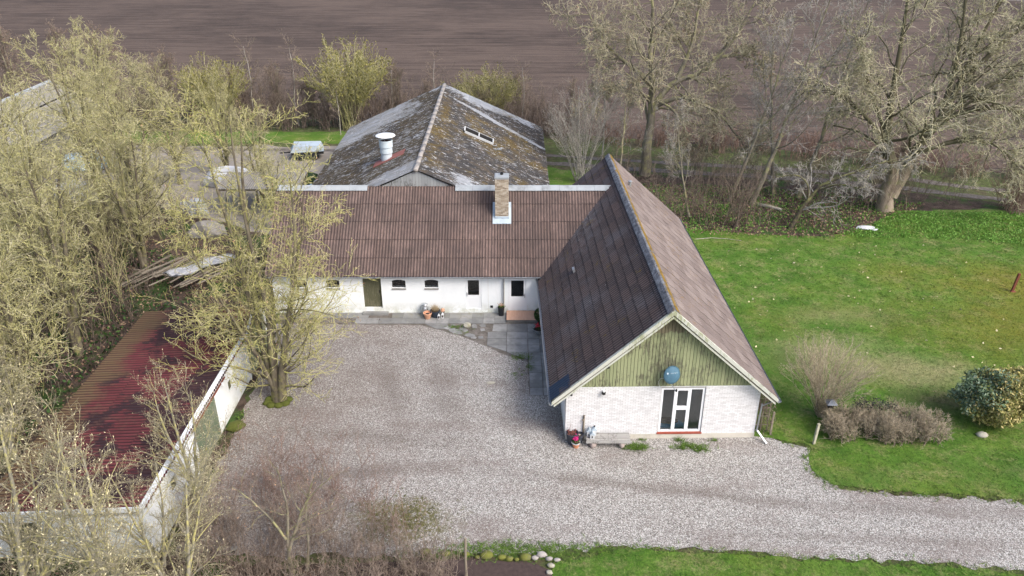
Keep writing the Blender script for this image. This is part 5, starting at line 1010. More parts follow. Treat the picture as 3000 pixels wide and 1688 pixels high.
brush('wall_scrub', 'sparse reddish scrub on the gravel by the shed wall', [tuple(p) for p in fill([(-13.4, 24), (-8, 24.2), (-4, 23.6), (-5, 25.5), (-8.5, 29.2), (-12, 30.5), (-13.3, 30)], 1.4)], 2.4, 1.1, 'twr', n=3, n2=8, r=.009, n3=3)
brush('shed_front_scrub', 'white-flowering tangle of twigs before the south wall of the shed', [tuple(p) for p in fill([(-24, 17), (-13, 17), (-13, 22.8), (-24, 22.8)], 1.0)], 1.9, .8, 'two', n=5, n2=6, r=.010)

# --- clipped hedge, evergreen shrub
hedge = thing('bare_hedge', 'low rounded bare hedge of pale twigs beside the white post on the lawn', 'hedge', (17.5, 31.2, 0))
pts = fill([(14.7, 30.5), (20.0, 30.0), (20.9, 30.9), (20.4, 32.0), (18.5, 32.3), (15.2, 32.2)], 12); S = []
for x, y in pts:
    ex = max(0, abs(x-17.7)-2.0)/1.3; h = 1.3*math.sqrt(max(.12, 1-ex*ex))*rg.uniform(.75, 1.0)*(.9+.3*mnoise.noise(Vector((x*1.3, y*1.3, 0))))
    for k in range(3):
        a = rg.random()*6.28; q = .4*rg.random(); S.append([(x, y, 0), (x+q*.4*math.cos(a), y+q*.4*math.sin(a), h*.45), (x+q*.8*math.cos(a), y+q*.8*math.sin(a), h*.8), (x+q*math.cos(a), y+q*math.sin(a), h)])
P = np.array(S)-np.array([17.5, 31.2, 0]); Rd = np.tile(np.array([.016, .012, .009, .006]), (len(P), 1)); c1 = spawn(P, Rd, 9, .5, (25, 80), (.08, 1), 3, .8, .0075, .25, .05); c2 = spawn(c1[0], c1[1], 4, .5, (25, 70), (.2, 1), 2, .8, .0055, .2)
link('stems', join_levels('stems', [(P, Rd, 3)]), M['twd'], hedge); link('twigs', join_levels('twigs', [(c1[0], c1[1], 3), (c2[0], c2[1], 3)]), M['tws'], hedge)
q = fill([(16.3, 31.6), (18.5, 31.6), (18.3, 32.4), (16.6, 32.4)], 260); pp = np.column_stack([q-np.array([17.5, 31.2]), 1.0+.35*rg.random(len(q))]); link('dark_leaves', leafcloud('dark_leaves', pp, .06, 1.6), M['darklf'], hedge)
rh = thing('evergreen_shrub', 'leafy evergreen shrub, bluish on top and yellowing below, at the right edge of the lawn', 'shrub', (23.1, 31.8, 0))
n = 17000; d = unit(rg.normal(size=(n, 3))); rr = rg.uniform(.55, 1, n)**.5
clump = np.array([mnoise.noise(Vector(v*2.1)) for v in d]); rr *= 1+.42*clump; pp = d*rr[:, None]*np.array([1.85, 1.4, 1.25])+np.array([.35, .3, 1.6]); pp = pp[pp[:, 2] > .35]
sel = (pp[:, 2]*.9-pp[:, 0]*1.1+rg.normal(0, .45, len(pp))) > 2.3
link('bluish_foliage', leafcloud('bluish_foliage', pp[sel], .075, 2.2), M['rhd'], rh); link('yellowing_foliage', leafcloud('yellowing_foliage', pp[~sel], .08, 2.2), M['rhy'], rh)
bm = nb(); [tube(bm, [(0, 0, 0), (a*.3, b*.3, .7), (a, b, 1.8)], .05, 6, r1=.015) for a, b in ((.6, .3), (-.7, .2), (.1, .8), (1.1, .6), (-.2, -.3))]; obj('stems', bm, M['barkdark'], rh)

# ------------------------------------------------------------------ grass, leaves and weeds as real blades
def blades(name, label, poly, dens, h, wd, mat, clump=0, z=.022, pts=None, lean=1.0, per=3):
    p = fill(poly, dens) if pts is None else pts; n = len(p); p = np.repeat(p, per, 0)+rg.normal(0, wd*.9, (n*per, 2)); m = len(p)
    a = rg.random(m)*6.283; l = (.5+rg.random(m))*lean*h*1.6; H = h*rg.uniform(.5, 1.2, m); ux, uy = np.cos(a)*wd/2, np.sin(a)*wd/2; b = rg.random(m)*6.283
    V = np.stack([np.column_stack([p[:, 0]-ux, p[:, 1]-uy, np.full(m, z)]), np.column_stack([p[:, 0]+ux, p[:, 1]+uy, np.full(m, z)]), np.column_stack([p[:, 0]+np.cos(b)*l, p[:, 1]+np.sin(b)*l, z+H])], 1).reshape(-1, 3)
    o = link(name, npmesh(name, V, tris=np.arange(m*3).reshape(m, 3), rnd=np.repeat(np.repeat(rg.random(n), per), 3)), mat, kind='stuff'); o['label'] = label; return o
blades('grass', 'short green lawn grass beside the house', [(11.4, 31.3), (14.1, 30.4), (13.6, 28.5), (14.3, 27.7), (22, 26.8), (32, 25.6), (36, 30), (36, 44), (24, 44), (11.2, 44)], 75, .055, .03, M['blade'])
blades('grass', 'short green lawn grass toward the trees', [(11.2, 44), (36, 44), (40, 59), (31, 60.3), (27.5, 57), (23.5, 55.2), (19, 55.6), (13.5, 56.8), (10.7, 55)], 34, .07, .045, M['blade'])
blades('grass', 'lawn grass along the bottom edge of the driveway', [(1.7, 22.7), (4.5, 23.5), (9.4, 23.2), (12.1, 22.85), (16.5, 22.65), (19.6, 22.2), (26, 21.0), (22, 19.5), (1.5, 20.5)], 150, .06, .022, M['blade'])
EDG = np.array([(x+rg.normal(0, .13), y+rg.normal(0, .13)) for x, y in ragged([(12.79, 30.6), (14.02, 30.15), (13.67, 29.57), (13.45, 28.5), (14.1, 27.45), (15.8, 27.1), (18.48, 26.9), (22, 26.55), (32, 25.3), (44, 23.5)], .03, .15, 7)[:1400]])
blades('grass', 'ragged grass fringe spilling onto the driveway gravel', None, 0, .10, .03, M['blade'], pts=EDG, per=4)
EDG = np.array([(x+rg.normal(0, .15), y+rg.normal(0, .15)) for x, y in ragged([(.9, 23.4), (1.6, 23.0), (4.5, 23.75), (9.37, 23.4), (12.1, 23.05), (16.5, 22.85), (19.6, 22.4), (26, 21.4)], .03, .12, 8)[:850]])
blades('grass', 'ragged grass fringe along the lower driveway edge', None, 0, .09, .026, M['blade'], pts=EDG, per=4)
def weeds(name, label, cx, cy, sx, sy, n, h, mat='weeds', wd=.03):
    blades(name, label, None, 0, h, wd, M[mat], pts=np.column_stack([rg.normal(cx, sx, n), rg.normal(cy, sy, n)]), per=4, lean=1.2)
for a in ((5.75, 30.12, .28, .12, 90, .14), (6.2, 30.17, .06, .05, 14, .1), (8.05, 30.18, .3, .13, 70, .13), (8.7, 30.05, .22, .12, 60, .12), (7.9, 30.62, .09, .05, 16, .13), (6.1, 30.66, .12, .04, 14, .08), (9.5, 30.66, .15, .04, 16, .07), (.55, 38.15, .3, .18, 90, .09), (1.0, 37.3, .1, .35, 40, .08), (.3, 36.3, .25, .3, 24, .06), (-3.4, 41.5, .35, .12, 50, .08), (-2.95, 41.05, .3, .2, 40, .06)):
    weeds('weeds', 'tuft of green weeds growing in the gravel', *a)
weeds('weeds', 'mossy weed patch spreading over the gravel', -4.7, 25.4, 1.1, .7, 700, .045, 'olivemoss'); weeds('weeds', 'weeds along the lower edge of the gravel', .5, 23.6, 2.0, .25, 700, .09, 'weeds')
HB = [(24.5, 55.8), (27.5, 57.5), (31, 60.2), (39, 60.2), (45, 58), (45, 52), (38, 53.5), (30, 55), (26, 54.8)]
def groundleaves(name, label, poly, dens, size, mat, zmax=.12):
    q = fill(poly, dens); o = link(name, leafcloud(name, np.column_stack([q, .03+zmax*rg.random(len(q))]), size, 1.5, 1, .01), M[mat], kind='stuff'); o['label'] = label
groundleaves('ground_cover', 'bright green leafy ground cover at the upper lawn edge', HB, 130, .075, 'herb', .16)
groundleaves('ground_cover', 'patchy green herbs under the right hand trees', [tuple(p) for p in [(10.5, 56), (19, 55.8), (24, 55.6), (29, 59), (34, 62), (22, 66), (11, 67)]], 36, .08, 'herb', .2)
groundleaves('fallen_leaves', 'brown fallen leaves under the right hand trees', [(10.5, 56), (19, 55.2), (24, 54.8), (29, 58), (34, 62), (22, 66), (11, 67)], 22, .12, 'lfb', .03)
groundleaves('ground_cover', 'dark ivy on the floor of the left hand wood', [(-40, 26), (-23, 26), (-22.5, 40), (-20, 45), (-24, 52), (-40, 58)], 16, .14, 'ivy', .3)
groundleaves('fallen_leaves', 'brown fallen leaves under the left hand wood', [(-42, 24), (-15, 20), (-14, 23), (-22.5, 24), (-22.5, 40), (-15, 41), (-15, 52), (-40, 58)], 14, .11, 'lfb', .03)
groundleaves('fallen_leaves', 'reddish fallen leaves drifted against the shed and under the yard tree', [(-13.6, 24), (-6, 23.2), (-1.6, 22), (-1.6, 20), (-13, 20), (-13.6, 34), (-12.5, 30)], 60, .05, 'lfb', .02)
groundleaves('fallen_leaves', 'scattered pale fallen leaves on the lawn', [(12.5, 34), (30, 30), (36, 44), (30, 54), (12, 54)], .35, .10, 'budp', .04)
groundleaves('fallen_leaves', 'brown leaves caught along the foot of the wing wall', [(-14, 41.8), (-7.8, 41.9), (-7.8, 42.6), (-14, 43.2)], 24, .06, 'lfb', .03)
groundleaves('ground_cover', 'mossy greens at the foot of the shed wall and in the bottom bed', [(-13.5, 31.2), (-13.0, 31.3), (-13.1, 33), (-13.6, 33)], 90, .07, 'weeds', .15)
groundleaves('white_blossom', 'small white blossoms on the scrub in front of the shed', [(-22, 18), (-12.5, 18.5), (-12.5, 21.5), (-22, 21.8)], 14, .035, 'budp', 1.6)

# ------------------------------------------------------------------ objects by the wing
def pot(name, label, loc, prof, mat, fillz, fillr, cat='plant pot', seg=24):
    t = thing(name, label, cat, loc); bm = nb(); lathe(bm, prof, seg); obj('pot', bm, M[mat], t, smooth=False)
    bm = nb(); lathe(bm, [(fillr, fillz), (fillr*.5, fillz+.012), (.0001, fillz+.015)], 18); obj('soil', bm, M['soil'], t); return t
def potprof(r0, r1, h, rim=.03, th=.02): return [(r0, 0), (r1-.01, h-rim*1.6), (r1+.012, h-rim*1.6), (r1+.015, h), (r1-th, h), (r1-th-.004, h-.09)]
pot('terracotta_pot', 'empty salmon terracotta pot in front of the milk can', (-5.1, 42.55, .045), potprof(.15, .25, .40, .05), 'salmon', .30, .22)
t = thing('milk_can', 'old grey metal milk can against the white wall', 'milk can', (-5.3, 43.02, .045))
bm = nb(); lathe(bm, [(.20, 0), (.215, .02), (.215, .44), (.205, .50), (.125, .62), (.12, .68), (.175, .69), (.18, .73), (.11, .76), (.0001, .77)], 24); obj('can', bm, M['steel'], t, smooth=True)
bm = nb(); [tube(bm, [(s*.14, 0, .60), (s*.25, 0, .60), (s*.24, 0, .46), (s*.21, 0, .44)], .012, 6) for s in (-1, 1)]; obj('handle', bm, M['steel'], t)
t = pot('planter', 'dark planter full of dry straw-coloured grass beside the milk can', (-4.66, 42.80, .045), potprof(.22, .30, .42, .05), 'bluepot', .36, .27)
m = 420; a = rg.random(m)*6.283; q = rg.random(m)*.42; V = np.stack([np.column_stack([np.cos(a)*.1-.006, np.sin(a)*.1, np.full(m, .36)]), np.column_stack([np.cos(a)*.1+.008, np.sin(a)*.1, np.full(m, .36)]), np.column_stack([np.cos(a)*q, np.sin(a)*q, .55+.35*rg.random(m)-q*.3])], 1).reshape(-1, 3)
link('dry_grass', npmesh('dry_grass', V, tris=np.arange(m*3).reshape(m, 3), rnd=np.repeat(rg.random(m), 3)), M['drygrass'], t)
bm = nb(); rock(bm, (0, 0, .10), (.12, .12, .11), 4, 3); tag(obj('ornamental_ball', bm, M['salmon'], smooth=True), 'round salmon-coloured ball lying behind the two small lanterns', 'ball').location = (-4.22, 42.95, .3)
bm = nb(); box(bm, -.12, .12, -.12, .12, 0, .22); tag(obj('stone_block', bm, M['concrete']), 'small dark block under the round ball by the planter', 'block').location = (-4.22, 42.98, .045)
def lantern(loc, label, s=1):
    t = thing('lantern', label, 'lantern', loc, group='small lanterns by the planter')
    bm = nb(); box(bm, -.07*s, .07*s, -.07*s, .07*s, 0, .02); [box(bm, x-.008, x+.008, y-.008, y+.008, .02, .22*s) for x in (-.06*s, .06*s) for y in (-.06*s, .06*s)]; obj('frame', bm, M['lantern'], t)
    bm = nb(); v = [bm.verts.new(p) for p in ((-.08*s, -.08*s, .22*s), (.08*s, -.08*s, .22*s), (.08*s, .08*s, .22*s), (-.08*s, .08*s, .22*s), (0, 0, .36*s))]; bm.faces.new(v[:4][::-1]); [bm.faces.new((v[i], v[(i+1) % 4], v[4])) for i in range(4)]; obj('lantern_roof', bm, M['lantern'], t)
    bm = nb(); lathe(bm, [(.03, .02), (.03, .12), (.0001, .13)], 10); obj('candle', bm, M['rustin'], t)
lantern((-4.42, 42.50, .045), 'front small house-shaped lantern before the dark planter'); lantern((-4.20, 42.62, .045), 'rear small house-shaped lantern beside the dark planter', 1.05)
t = pot('flower_pot', 'tall black pot with pale pink flowers beside the wing downpipe', (-.66, 42.98, .045), [(.16, 0), (.20, .5), (.215, .52), (.215, .56), (.19, .56), (.185, .48)], 'blackpot', .48, .18)
link('flowers', leafcloud('flowers', np.column_stack([rg.normal(0, .07, (60, 2)), .6+.18*rg.random(60)]), .05, 1.2), M['budo'], t)
link('leaves', leafcloud('leaves', np.column_stack([rg.normal(0, .08, (60, 2)), .52+.12*rg.random(60)]), .06, 1.6), M['weeds'], t)
bm = nb(); rock(bm, (0, 0, .14), (.24, .2, .2), 2, 2); tag(obj('stone_block', bm, M['palestone']), 'pale rough stone block on the broken paving', 'stone').location = (-2.67, 41.5, .02)
bm = nb(); rock(bm, (0, 0, .01), (.22, .14, .05), 3, 2); tag(obj('flat_stone', bm, M['palestone']), 'flat pale stone sunk in the middle of the gravel yard', 'stone').location = (-1.15, 35.55, .02)
t = thing('topiary_plant', 'clipped dark green ball plant in the corner by the tiled step', 'plant', (1.72, 41.45, .045))
d = unit(rg.normal(size=(2600, 3))); link('foliage', leafcloud('foliage', d*(.42*rg.uniform(.85, 1.03, 2600))[:, None]+np.array([0, 0, .85]), .05, 1.5, 1, .005), M['ivy'], t)
bm = nb(); lathe(bm, potprof(.15, .2, .35), 18); tube(bm, [(0, 0, .3), (0, 0, .6)], .025, 8); obj('pot', bm, M['blackpot'], t)
t = pot('flower_pot', 'round grey bowl with red flowers under the house eave', (1.55, 40.7, .045), [(.16, 0), (.27, .12), (.33, .28), (.35, .30), (.35, .33), (.31, .33), (.3, .28)], 'galv', .28, .3)
link('flowers', leafcloud('flowers', np.column_stack([rg.normal(-.04, .06, (70, 2)), .48+.16*rg.random(70)]), .06, 1.1), M['red'], t); link('leaves', leafcloud('leaves', np.column_stack([rg.normal(0, .12, (90, 2)), .32+.12*rg.random(90)]), .06, 1.6), M['ivy'], t)

# ------------------------------------------------------------------ objects by the front gable
bench = thing('bench', 'weathered grey slatted bench on two stone feet in front of the white brick wall', 'bench', (4.48, 30.36, 0))
for k in range(6):
    bm = nb(); y = -.31+k*.114; n = 14; zt = lambda u: .42+.008*math.sin(u*7+k)
    pr = []
    vs = box(bm, -1.02, 1.05+random.uniform(-.03, .03), y, y+.078, .395, .425); bmesh.ops.subdivide_edges(bm, edges=[e for e in bm.edges if abs(e.verts[0].co.x-e.verts[1].co.x) > 1], cuts=10)
    for v in bm.verts: v.co.y += .010*math.sin(v.co.x*6+k*1.7); v.co.z += .006*math.sin(v.co.x*5+k)
    obj('slat', bm, M['bench'], bench)
bm = nb(); box(bm, -1.03, 1.06, -.345, -.318, .33, .41); obj('front_rail', bm, M['bench'], bench)
bm = nb(); [box(bm, x-.05, x+.05, -.31, .35, .36, .394) for x in (-.5, .35)]; obj('cross_bar', bm, M['oldwood'], bench)
for x in (-.7, .62):
    bm = nb(); rock(bm, (x, -.17, .17), (.17, .2, .2), x, 2)
    for v in bm.verts: v.co.z = min(max(v.co.z, 0), .355)
    obj('stone_foot', bm, M['stonep'], bench, smooth=True)
t = thing('house_lantern', 'white and grey toy-house lantern with three gables on the left end of the bench', 'lantern', (3.72, 30.42, .43))
bm = nb()
for x, y, h in ((-.12, .05, .28), (.12, .08, .34), (.02, -.1, .2)):
    box(bm, x-.10, x+.10, y-.08, y+.08, 0, h); 
obj('body', bm, M['lantern'], t)
bm = nb()
for x, y, h in ((-.12, .05, .28), (.12, .08, .34), (.02, -.1, .2)): prism(bm, [(x-.13, h), (x+.13, h), (x, h+.18)], y-.1, y+.1)
obj('gable_roof', bm, M['zincpale'], t)
bm = nb(); [box(bm, x-.03, x+.03, y-.095, y-.082, .05, .14) for x, y in ((-.12, .05), (.12, .08), (.02, -.1))]; lathe(bm, [(.035, 0), (.035, .08)], 8, (.12, .05, .5)); obj('door_opening', bm, M['black'], t)
bm = nb(); lathe(bm, [(.04, 0), (.045, .5), (.038, 1.1), (.04, 1.42)], 8); lathe(bm, [(.035, 0), (.05, .03), (.03, .06)], 8, (-.05, -.03, 1.15)); tag(obj('wooden_stake', bm, M['oldwood']), 'grey wooden stake standing against the wall at the left end of the bench', 'stake').location = (3.36, 30.70, 0)
t = pot('large_pot', 'large dark grey pot with brown stalks by the left house corner', (2.82, 30.50, 0), [(.20, 0), (.28, .52), (.30, .54), (.30, .6), (.265, .6), (.26, .5)], 'greypot', .5, .25)
bm = nb(); [tube(bm, [(x, y, .5), (x*1.5, y*1.5, .5+h)], .012, 5) for x, y, h in [(random.uniform(-.16, .16), random.uniform(-.16, .16), random.uniform(.08, .2)) for _ in range(22)]]; tube(bm, [(-.1, .05, .5), (-.12, .05, .8), (-.06, .08, 1.05)], .007, 5); obj('dry_stalks', bm, M['redplate'], t)
t = pot('small_pot', 'smaller dark grey pot with pale bulb beside the large pot', (3.17, 30.55, 0), [(.14, 0), (.195, .4), (.21, .41), (.21, .46), (.18, .46), (.175, .4)], 'greypot', .39, .17)
bm = nb(); rock(bm, (0, 0, .42), (.07, .06, .05), 5, 1); obj('bulb', bm, M['palestone'], t)
t = pot('flower_pot', 'orange terracotta pot with bright pink flowers in front of the dark pots', (2.98, 30.16, 0), potprof(.12, .19, .30, .04), 'terracotta', .27, .165)
bm = nb(); lathe(bm, [(.205, .265), (.21, .305), (.175, .305), (.175, .26)], 24); obj('rim', bm, M['lantern'], t)
link('flowers', leafcloud('flowers', np.column_stack([rg.normal(-.02, .05, (110, 2)), .44+.14*rg.random(110)]), .055, 1.2), M['pink'], t); link('leaves', leafcloud('leaves', np.column_stack([rg.normal(0, .07, (120, 2)), .30+.1*rg.random(120)]), .06, 1.5), M['ivy'], t)
# satellite dish
p = hl(.13, 0, 0); dish = thing('satellite_dish', 'blue satellite dish mounted on the green gable above the window', 'satellite dish', (p[0], p[1]-.02, 3.1))
dish.rotation_euler = (0, 0, R(12))
bm = nb(); seg = 32; rings = []
for i in range(7):
    r_ = i/6; rings.append([bm.verts.new((.40*r_*math.cos(t), -.44+.11*r_*r_, .44*r_*math.sin(t))) for t in np.linspace(0, 2*math.pi, seg, endpoint=False)] if i else [bm.verts.new((0, -.44, 0))])
for k in range(seg): bm.faces.new((rings[0][0], rings[1][k], rings[1][(k+1) % seg]))
for a, b in zip(rings[1:], rings[2:]):
    for k in range(seg): bm.faces.new((a[k], b[k], b[(k+1) % seg], a[(k+1) % seg]))
bmesh.ops.solidify(bm, geom=bm.faces[:], thickness=.012); rf = obj('reflector', bm, M['dish'], dish, smooth=True); rf.location = (0, 0, .62); rf.rotation_euler = (R(-12), 0, 0)
bm = nb(); tube(bm, [(0, .02, .55), (0, -.36, .62)], .03, 8); box(bm, -.07, .07, -.02, .02, .42, .7); obj('wall_mount', bm, M['galv'], dish)
bm = nb(); tube(bm, [(0, -.40, .22), (.1, -.74, .02)], .018, 6); tube(bm, [(.1, -.74, .02), (.1, -.74, .10)], .016, 6); obj('feed_arm', bm, M['galv'], dish)
bm = nb(); lathe(bm, [(.035, 0), (.045, .05), (.035, .12)], 10, (.1, -.74, .06)); obj('receiver', bm, M['black'], dish)
bm = nb(); tube(bm, [(-.2, -.25, .5), (-.42, -.1, .42), (-.48, -.03, .2), (-.44, -.04, .0), (-.32, -.03, -.12)], .01, 6); obj('cable', bm, M['cable'], dish)
def text_on(parent, s, size, loc, rot, mat):
    cu = bpy.data.curves.new('lettering', 'FONT'); cu.body = s; cu.size = size; cu.align_x = 'CENTER'; cu.extrude = .001; tmp = bpy.data.objects.new('tmp', cu); C.objects.link(tmp)
    dg = bpy.context.evaluated_depsgraph_get(); me = bpy.data.meshes.new_from_object(tmp.evaluated_get(dg)); bpy.data.objects.remove(tmp); me.materials.clear()
    o = link('lettering', me, mat, parent); o.location = loc; o.rotation_euler = rot; return o
text_on(rf, 'canal digital', .078, (.06, -.442, .10), (R(90), 0, 0), M['dishprint'])
bm = nb(); lathe(bm, [(.045, 0), (.045, .004), (.025, .004), (.025, 0)], 16); o = obj('emblem', bm, M['dishprint'], rf); o.location = (-.24, -.425, .125); o.rotation_euler = (R(90), 0, 0)
p = hl(-2.8, 0, 0); t = thing('wall_lamp', 'small round outdoor lamp on the white brick wall left of the window', 'lamp', (p[0], p[1], 2.62)); bm = nb(); lathe(bm, [(.06, 0), (.09, .03), (.09, .12), (.04, .15)], 14, (0, -.12, 0)); obj('shade', bm, M['black'], t)
bm = nb(); lathe(bm, [(.05, 0), (.05, .05), (.0001, .07)], 12, (0, -.12, .15)); box(bm, -.03, .03, -.06, .0, .04, .12); obj('lamp_cap', bm, M['frame'], t)
# blue bag seen through the window
t = thing('garden_bag', 'pale blue plastic bag of dark soil on the floor behind the big window', 'bag', hl(.5, .78, .12)); bm = nb(); rock(bm, (0, 0, .16), (.78, .42, .2), 8, 3)
for v in bm.verts: v.co.z = max(v.co.z, 0)
obj('sheet', bm, M['bluebag'], t); bm = nb(); rock(bm, (-.05, .05, .27), (.6, .3, .14), 9, 3); obj('soil_heap', bm, M['soil'], t); bm = nb(); rock(bm, (0, -.33, .12), (.62, .1, .12), 10, 2); obj('sheet_fold', bm, M['bluetarp'], t)
# dry climber and trellis at the right corner
t = thing('climbing_plant', 'tangle of dry climbing stems on a trellis at the right corner of the house', 'climber', hl(4.95, .5, 0))
bm = nb(); [box(bm, x-.02, x+.02, -.02, .02, 0, 2.1) for x in (-.3, 0, .3)]; [box(bm, -.32, .32, -.045, -.021, z-.02, z+.02) for z in (.4, .9, 1.4, 1.9)]; box(bm, .36, .44, -.35, -.27, 0, 1.3); obj('trellis', bm, M['oldwood'], t)
P = []
for k in range(120):
    x, y, z = rg.uniform(-.35, .35), rg.uniform(-.35, 1.2), rg.uniform(.3, 2.1); p = [(x, y, z)]
    for j in range(4): x += rg.normal(0, .14); y += rg.normal(0, .18); z += rg.normal(-.08, .2); p.append((np.clip(x, -.4, .45), y, max(.1, min(z, 2.25))))
    P.append(p)
P = np.array(P); Rd = np.full(P.shape[:2], .009); c1 = spawn(P, Rd, 5, .3, (30, 80), (0, 1), 3, .7, .006, .3, 0); link('vines', join_levels('vines', [(P, Rd, 3), (c1[0], c1[1], 3)]), M['twd'], t)
bm = nb(); beam(bm, hl(4.55, -.02, .5), (11.95, 30.35, .06), .09, .03); tag(obj('leaning_board', bm, M['frame']), 'white plastic pipe lying out from the right house corner', 'pipe')
# posts on the lawn
bm = nb(); vs = box(bm, -.055, .055, -.055, .055, 0, 1.18); [setattr(v.co, 'z', v.co.z-.03) for v in vs if v.co.z > 1 and v.co.x < 0]; o = tag(obj('white_post', bm, M['postp']), 'pale wooden post at the left end of the bare hedge', 'post'); o.location = (14.17, 30.38, 0); o.rotation_euler = (0, R(3), .2)
t = thing('lamp_post', 'garden lamp with dark pyramid roof standing in front of the bare bush', 'lamp', (15.3, 31.9, 0))
bm = nb(); tube(bm, [(0, 0, 0), (0, 0, 1.05)], .035, 8); obj('post', bm, M['oldwood'], t)
bm = nb(); box(bm, -.12, .12, -.12, .12, 1.05, 1.08); [box(bm, x-.012, x+.012, y-.012, y+.012, 1.08, 1.3) for x in (-.1, .1) for y in (-.1, .1)]; obj('lamp_frame', bm, M['black'], t)
bm = nb(); v = [bm.verts.new(p) for p in ((-.25, -.25, 1.3), (.25, -.25, 1.3), (.25, .25, 1.3), (-.25, .25, 1.3), (0, 0, 1.52))]; bm.faces.new(v[:4][::-1]); [bm.faces.new((v[i], v[(i+1) % 4], v[4])) for i in range(4)]; obj('lamp_roof', bm, M['lamproof'], t)
bm = nb(); vs = box(bm, -.07, .07, -.07, .07, 0, 1.3); rock(bm, (.05, 0, .02), (.25, .2, .06), 1, 1); bmesh.ops.bevel(bm, geom=bm.edges[:12], offset=.012, segments=1); o = tag(obj('rusty_post', bm, M['rust']), 'short rust-red post standing alone on the lawn at the right edge', 'post'); o.location = (32.3, 46.2, 0); o.rotation_euler = (0, R(6), 0)
bm = nb(); rock(bm, (0, 0, .1), (.7, .35, .12), 6, 2); rock(bm, (.5, -.3, .08), (.35, .2, .08), 7, 2); tag(obj('white_sack', bm, M['tarp']), 'crumpled white sack lying at the upper edge of the lawn', 'sack').location = (27.0, 56.8, 0)
bm = nb(); tube(bm, [(0, 0, .15), (.8, -.5, .18), (1.6, -1.1, .12)], .16, 8, r1=.12); tag(obj('cut_log', bm, M['barkpale'], smooth=True), 'pale cut log at the foot of the leaning slim tree', 'log').location = (20.1, 61.6, 0)
bm = nb(); tube(bm, [(0, 0, .04), (1.2, .2, .06), (2.4, .05, .04), (3.3, -.3, .05)], .03, 5, r1=.015); tag(obj('fallen_branch', bm, M['barkpale']), 'thin fallen branch on the lawn beside the upper roof edge', 'branch').location = (13.6, 54.7, 0)
bm = nb(); rock(bm, (0, 0, .1), (.28, .2, .14), 12, 2); tag(obj('pale_rock', bm, M['palestone'], smooth=True), 'pale rock at the foot of the evergreen shrub', 'rock').location = (22.4, 31.0, 0)
# bed edging stones, fence post, hollow blocks
for k, (x, y, s, m) in enumerate((x, y, s*.8, m) for x, y, s, m in ((-1.35, 23.25, .12, 'mossstone'), (-1.0, 23.3, .3, 'mossstone'), (-.4, 23.22, .2, 'mossstone'), (-.1, 23.15, .17, 'mossstone'), (.18, 23.12, .13, 'mossstone'), (.5, 23.2, .27, 'mossstone'), (.9, 23.2, .16, 'stone'), (1.15, 23.35, .22, 'stone'), (1.45, 23.15, .16, 'stone'), (1.5, 22.8, .17, 'palestone'), (1.42, 22.45, .15, 'palestone'), (1.35, 22.1, .16, 'stone'), (1.75, 23.1, .14, 'stone'), (-1.8, 23.4, .16, 'mossstone'), (-2.6, 23.4, .2, 'mossstone'), (-3.4, 23.5, .24, 'mossstone'))):
    bm = nb(); rock(bm, (0, 0, s*.35), (s*1.15, s*.8, s*.7), k+1, 2)
    lb = ['small mossy stone at the left end of the visible bed edging', 'long flat mossy stone, largest on the left of the bed edging', 'round mossy stone near the middle of the bed edging', 'mossy stone just right of the middle of the bed edging', 'smallest mossy stone before the big right one', 'largest mossy stone toward the right end of the edging', 'grey stone beside the largest mossy stone', 'big grey stone at the upper right corner of the bed', 'grey stone at the right corner beside the lawn', 'white stone at the right side of the bed, upper one', 'white stone at the right side of the bed, lower one', 'grey stone lowest on the right side of the bed', 'grey stone lying in the grass right of the bed corner', 'mossy stone just left of the fence post', 'mossy stone among the brambles left of the fence post', 'leftmost mossy stone hidden in the brambles'][k]
    lb_ = 'yellow-green mossy stone edging the dark planting bed' if m == 'mossstone' else ('whitish stone at the right corner of the planting bed' if m == 'palestone' else 'grey stone at the right corner of the planting bed')
    tag(obj('edging_stone', bm, M[m], smooth=True), lb, 'stone', {'mossstone': 'mossy edging stones of the planting bed', 'palestone': 'whitish corner stones of the planting bed', 'stone': 'grey corner stones of the planting bed'}[m]).location = (x, y, .02)
bm = nb(); tube(bm, [(0, 0, 0), (-.02, .02, 1.0), (0, .05, 2.0)], .055, 7, r1=.045); tag(obj('fence_post', bm, M['oldwood']), 'grey round fence post in the brambles at the left end of the stone edging', 'post').location = (-1.72, 22.2, 0)
for k in range(4):
    t = nb(); x0_ = k*.62
    prism(t, [(-.28, 0), (.28, 0), (.28, .24), (-.28, .24)], -.12, .12); o = tag(obj('concrete_block', t, M['concrete']), ['leftmost hollow concrete block in the row by the shed corner', 'second hollow concrete block from the shed corner', 'third hollow concrete block from the shed corner', 'rightmost hollow concrete block, nearest the gravel'][k], 'block', 'hollow concrete blocks by the shed corner')
    o.location = (-12.9+x0_, 23.55-.02*k, 0); o.rotation_euler = (R(-12), 0, random.uniform(-.1, .1))
    for s in (-.13, .13):
        bm = nb(); lathe(bm, [(.075, 0), (.075, .01), (.0001, .011)], 14); h_ = obj('core_hole_disc', bm, M['shadow'], o); h_.location = (s, -.125, .13); h_.rotation_euler = (R(90), 0, 0)  # dark disc paints the shade of a hole on the solid block
bm = nb(); rock(bm, (0, 0, .1), (.42, .35, .2), 15, 3); tag(obj('moss_cushion', bm, M['moss'], smooth=True), 'round moss cushion on the gravel by the green shed door', 'moss').location = (-13.35, 31.6, 0)
bm = nb(); [rock(bm, (.5*math.cos(a), .45*math.sin(a), .06), (.26, .2, .16), a, 2) for a in (3.6, 4.3, 5.0, 5.7, 0.2, 2.8)]; tag(obj('moss_cushion', bm, M['moss'], smooth=True), 'ring of moss around the foot of the yard tree', 'moss').location = (-11.9, 33.85, 0)
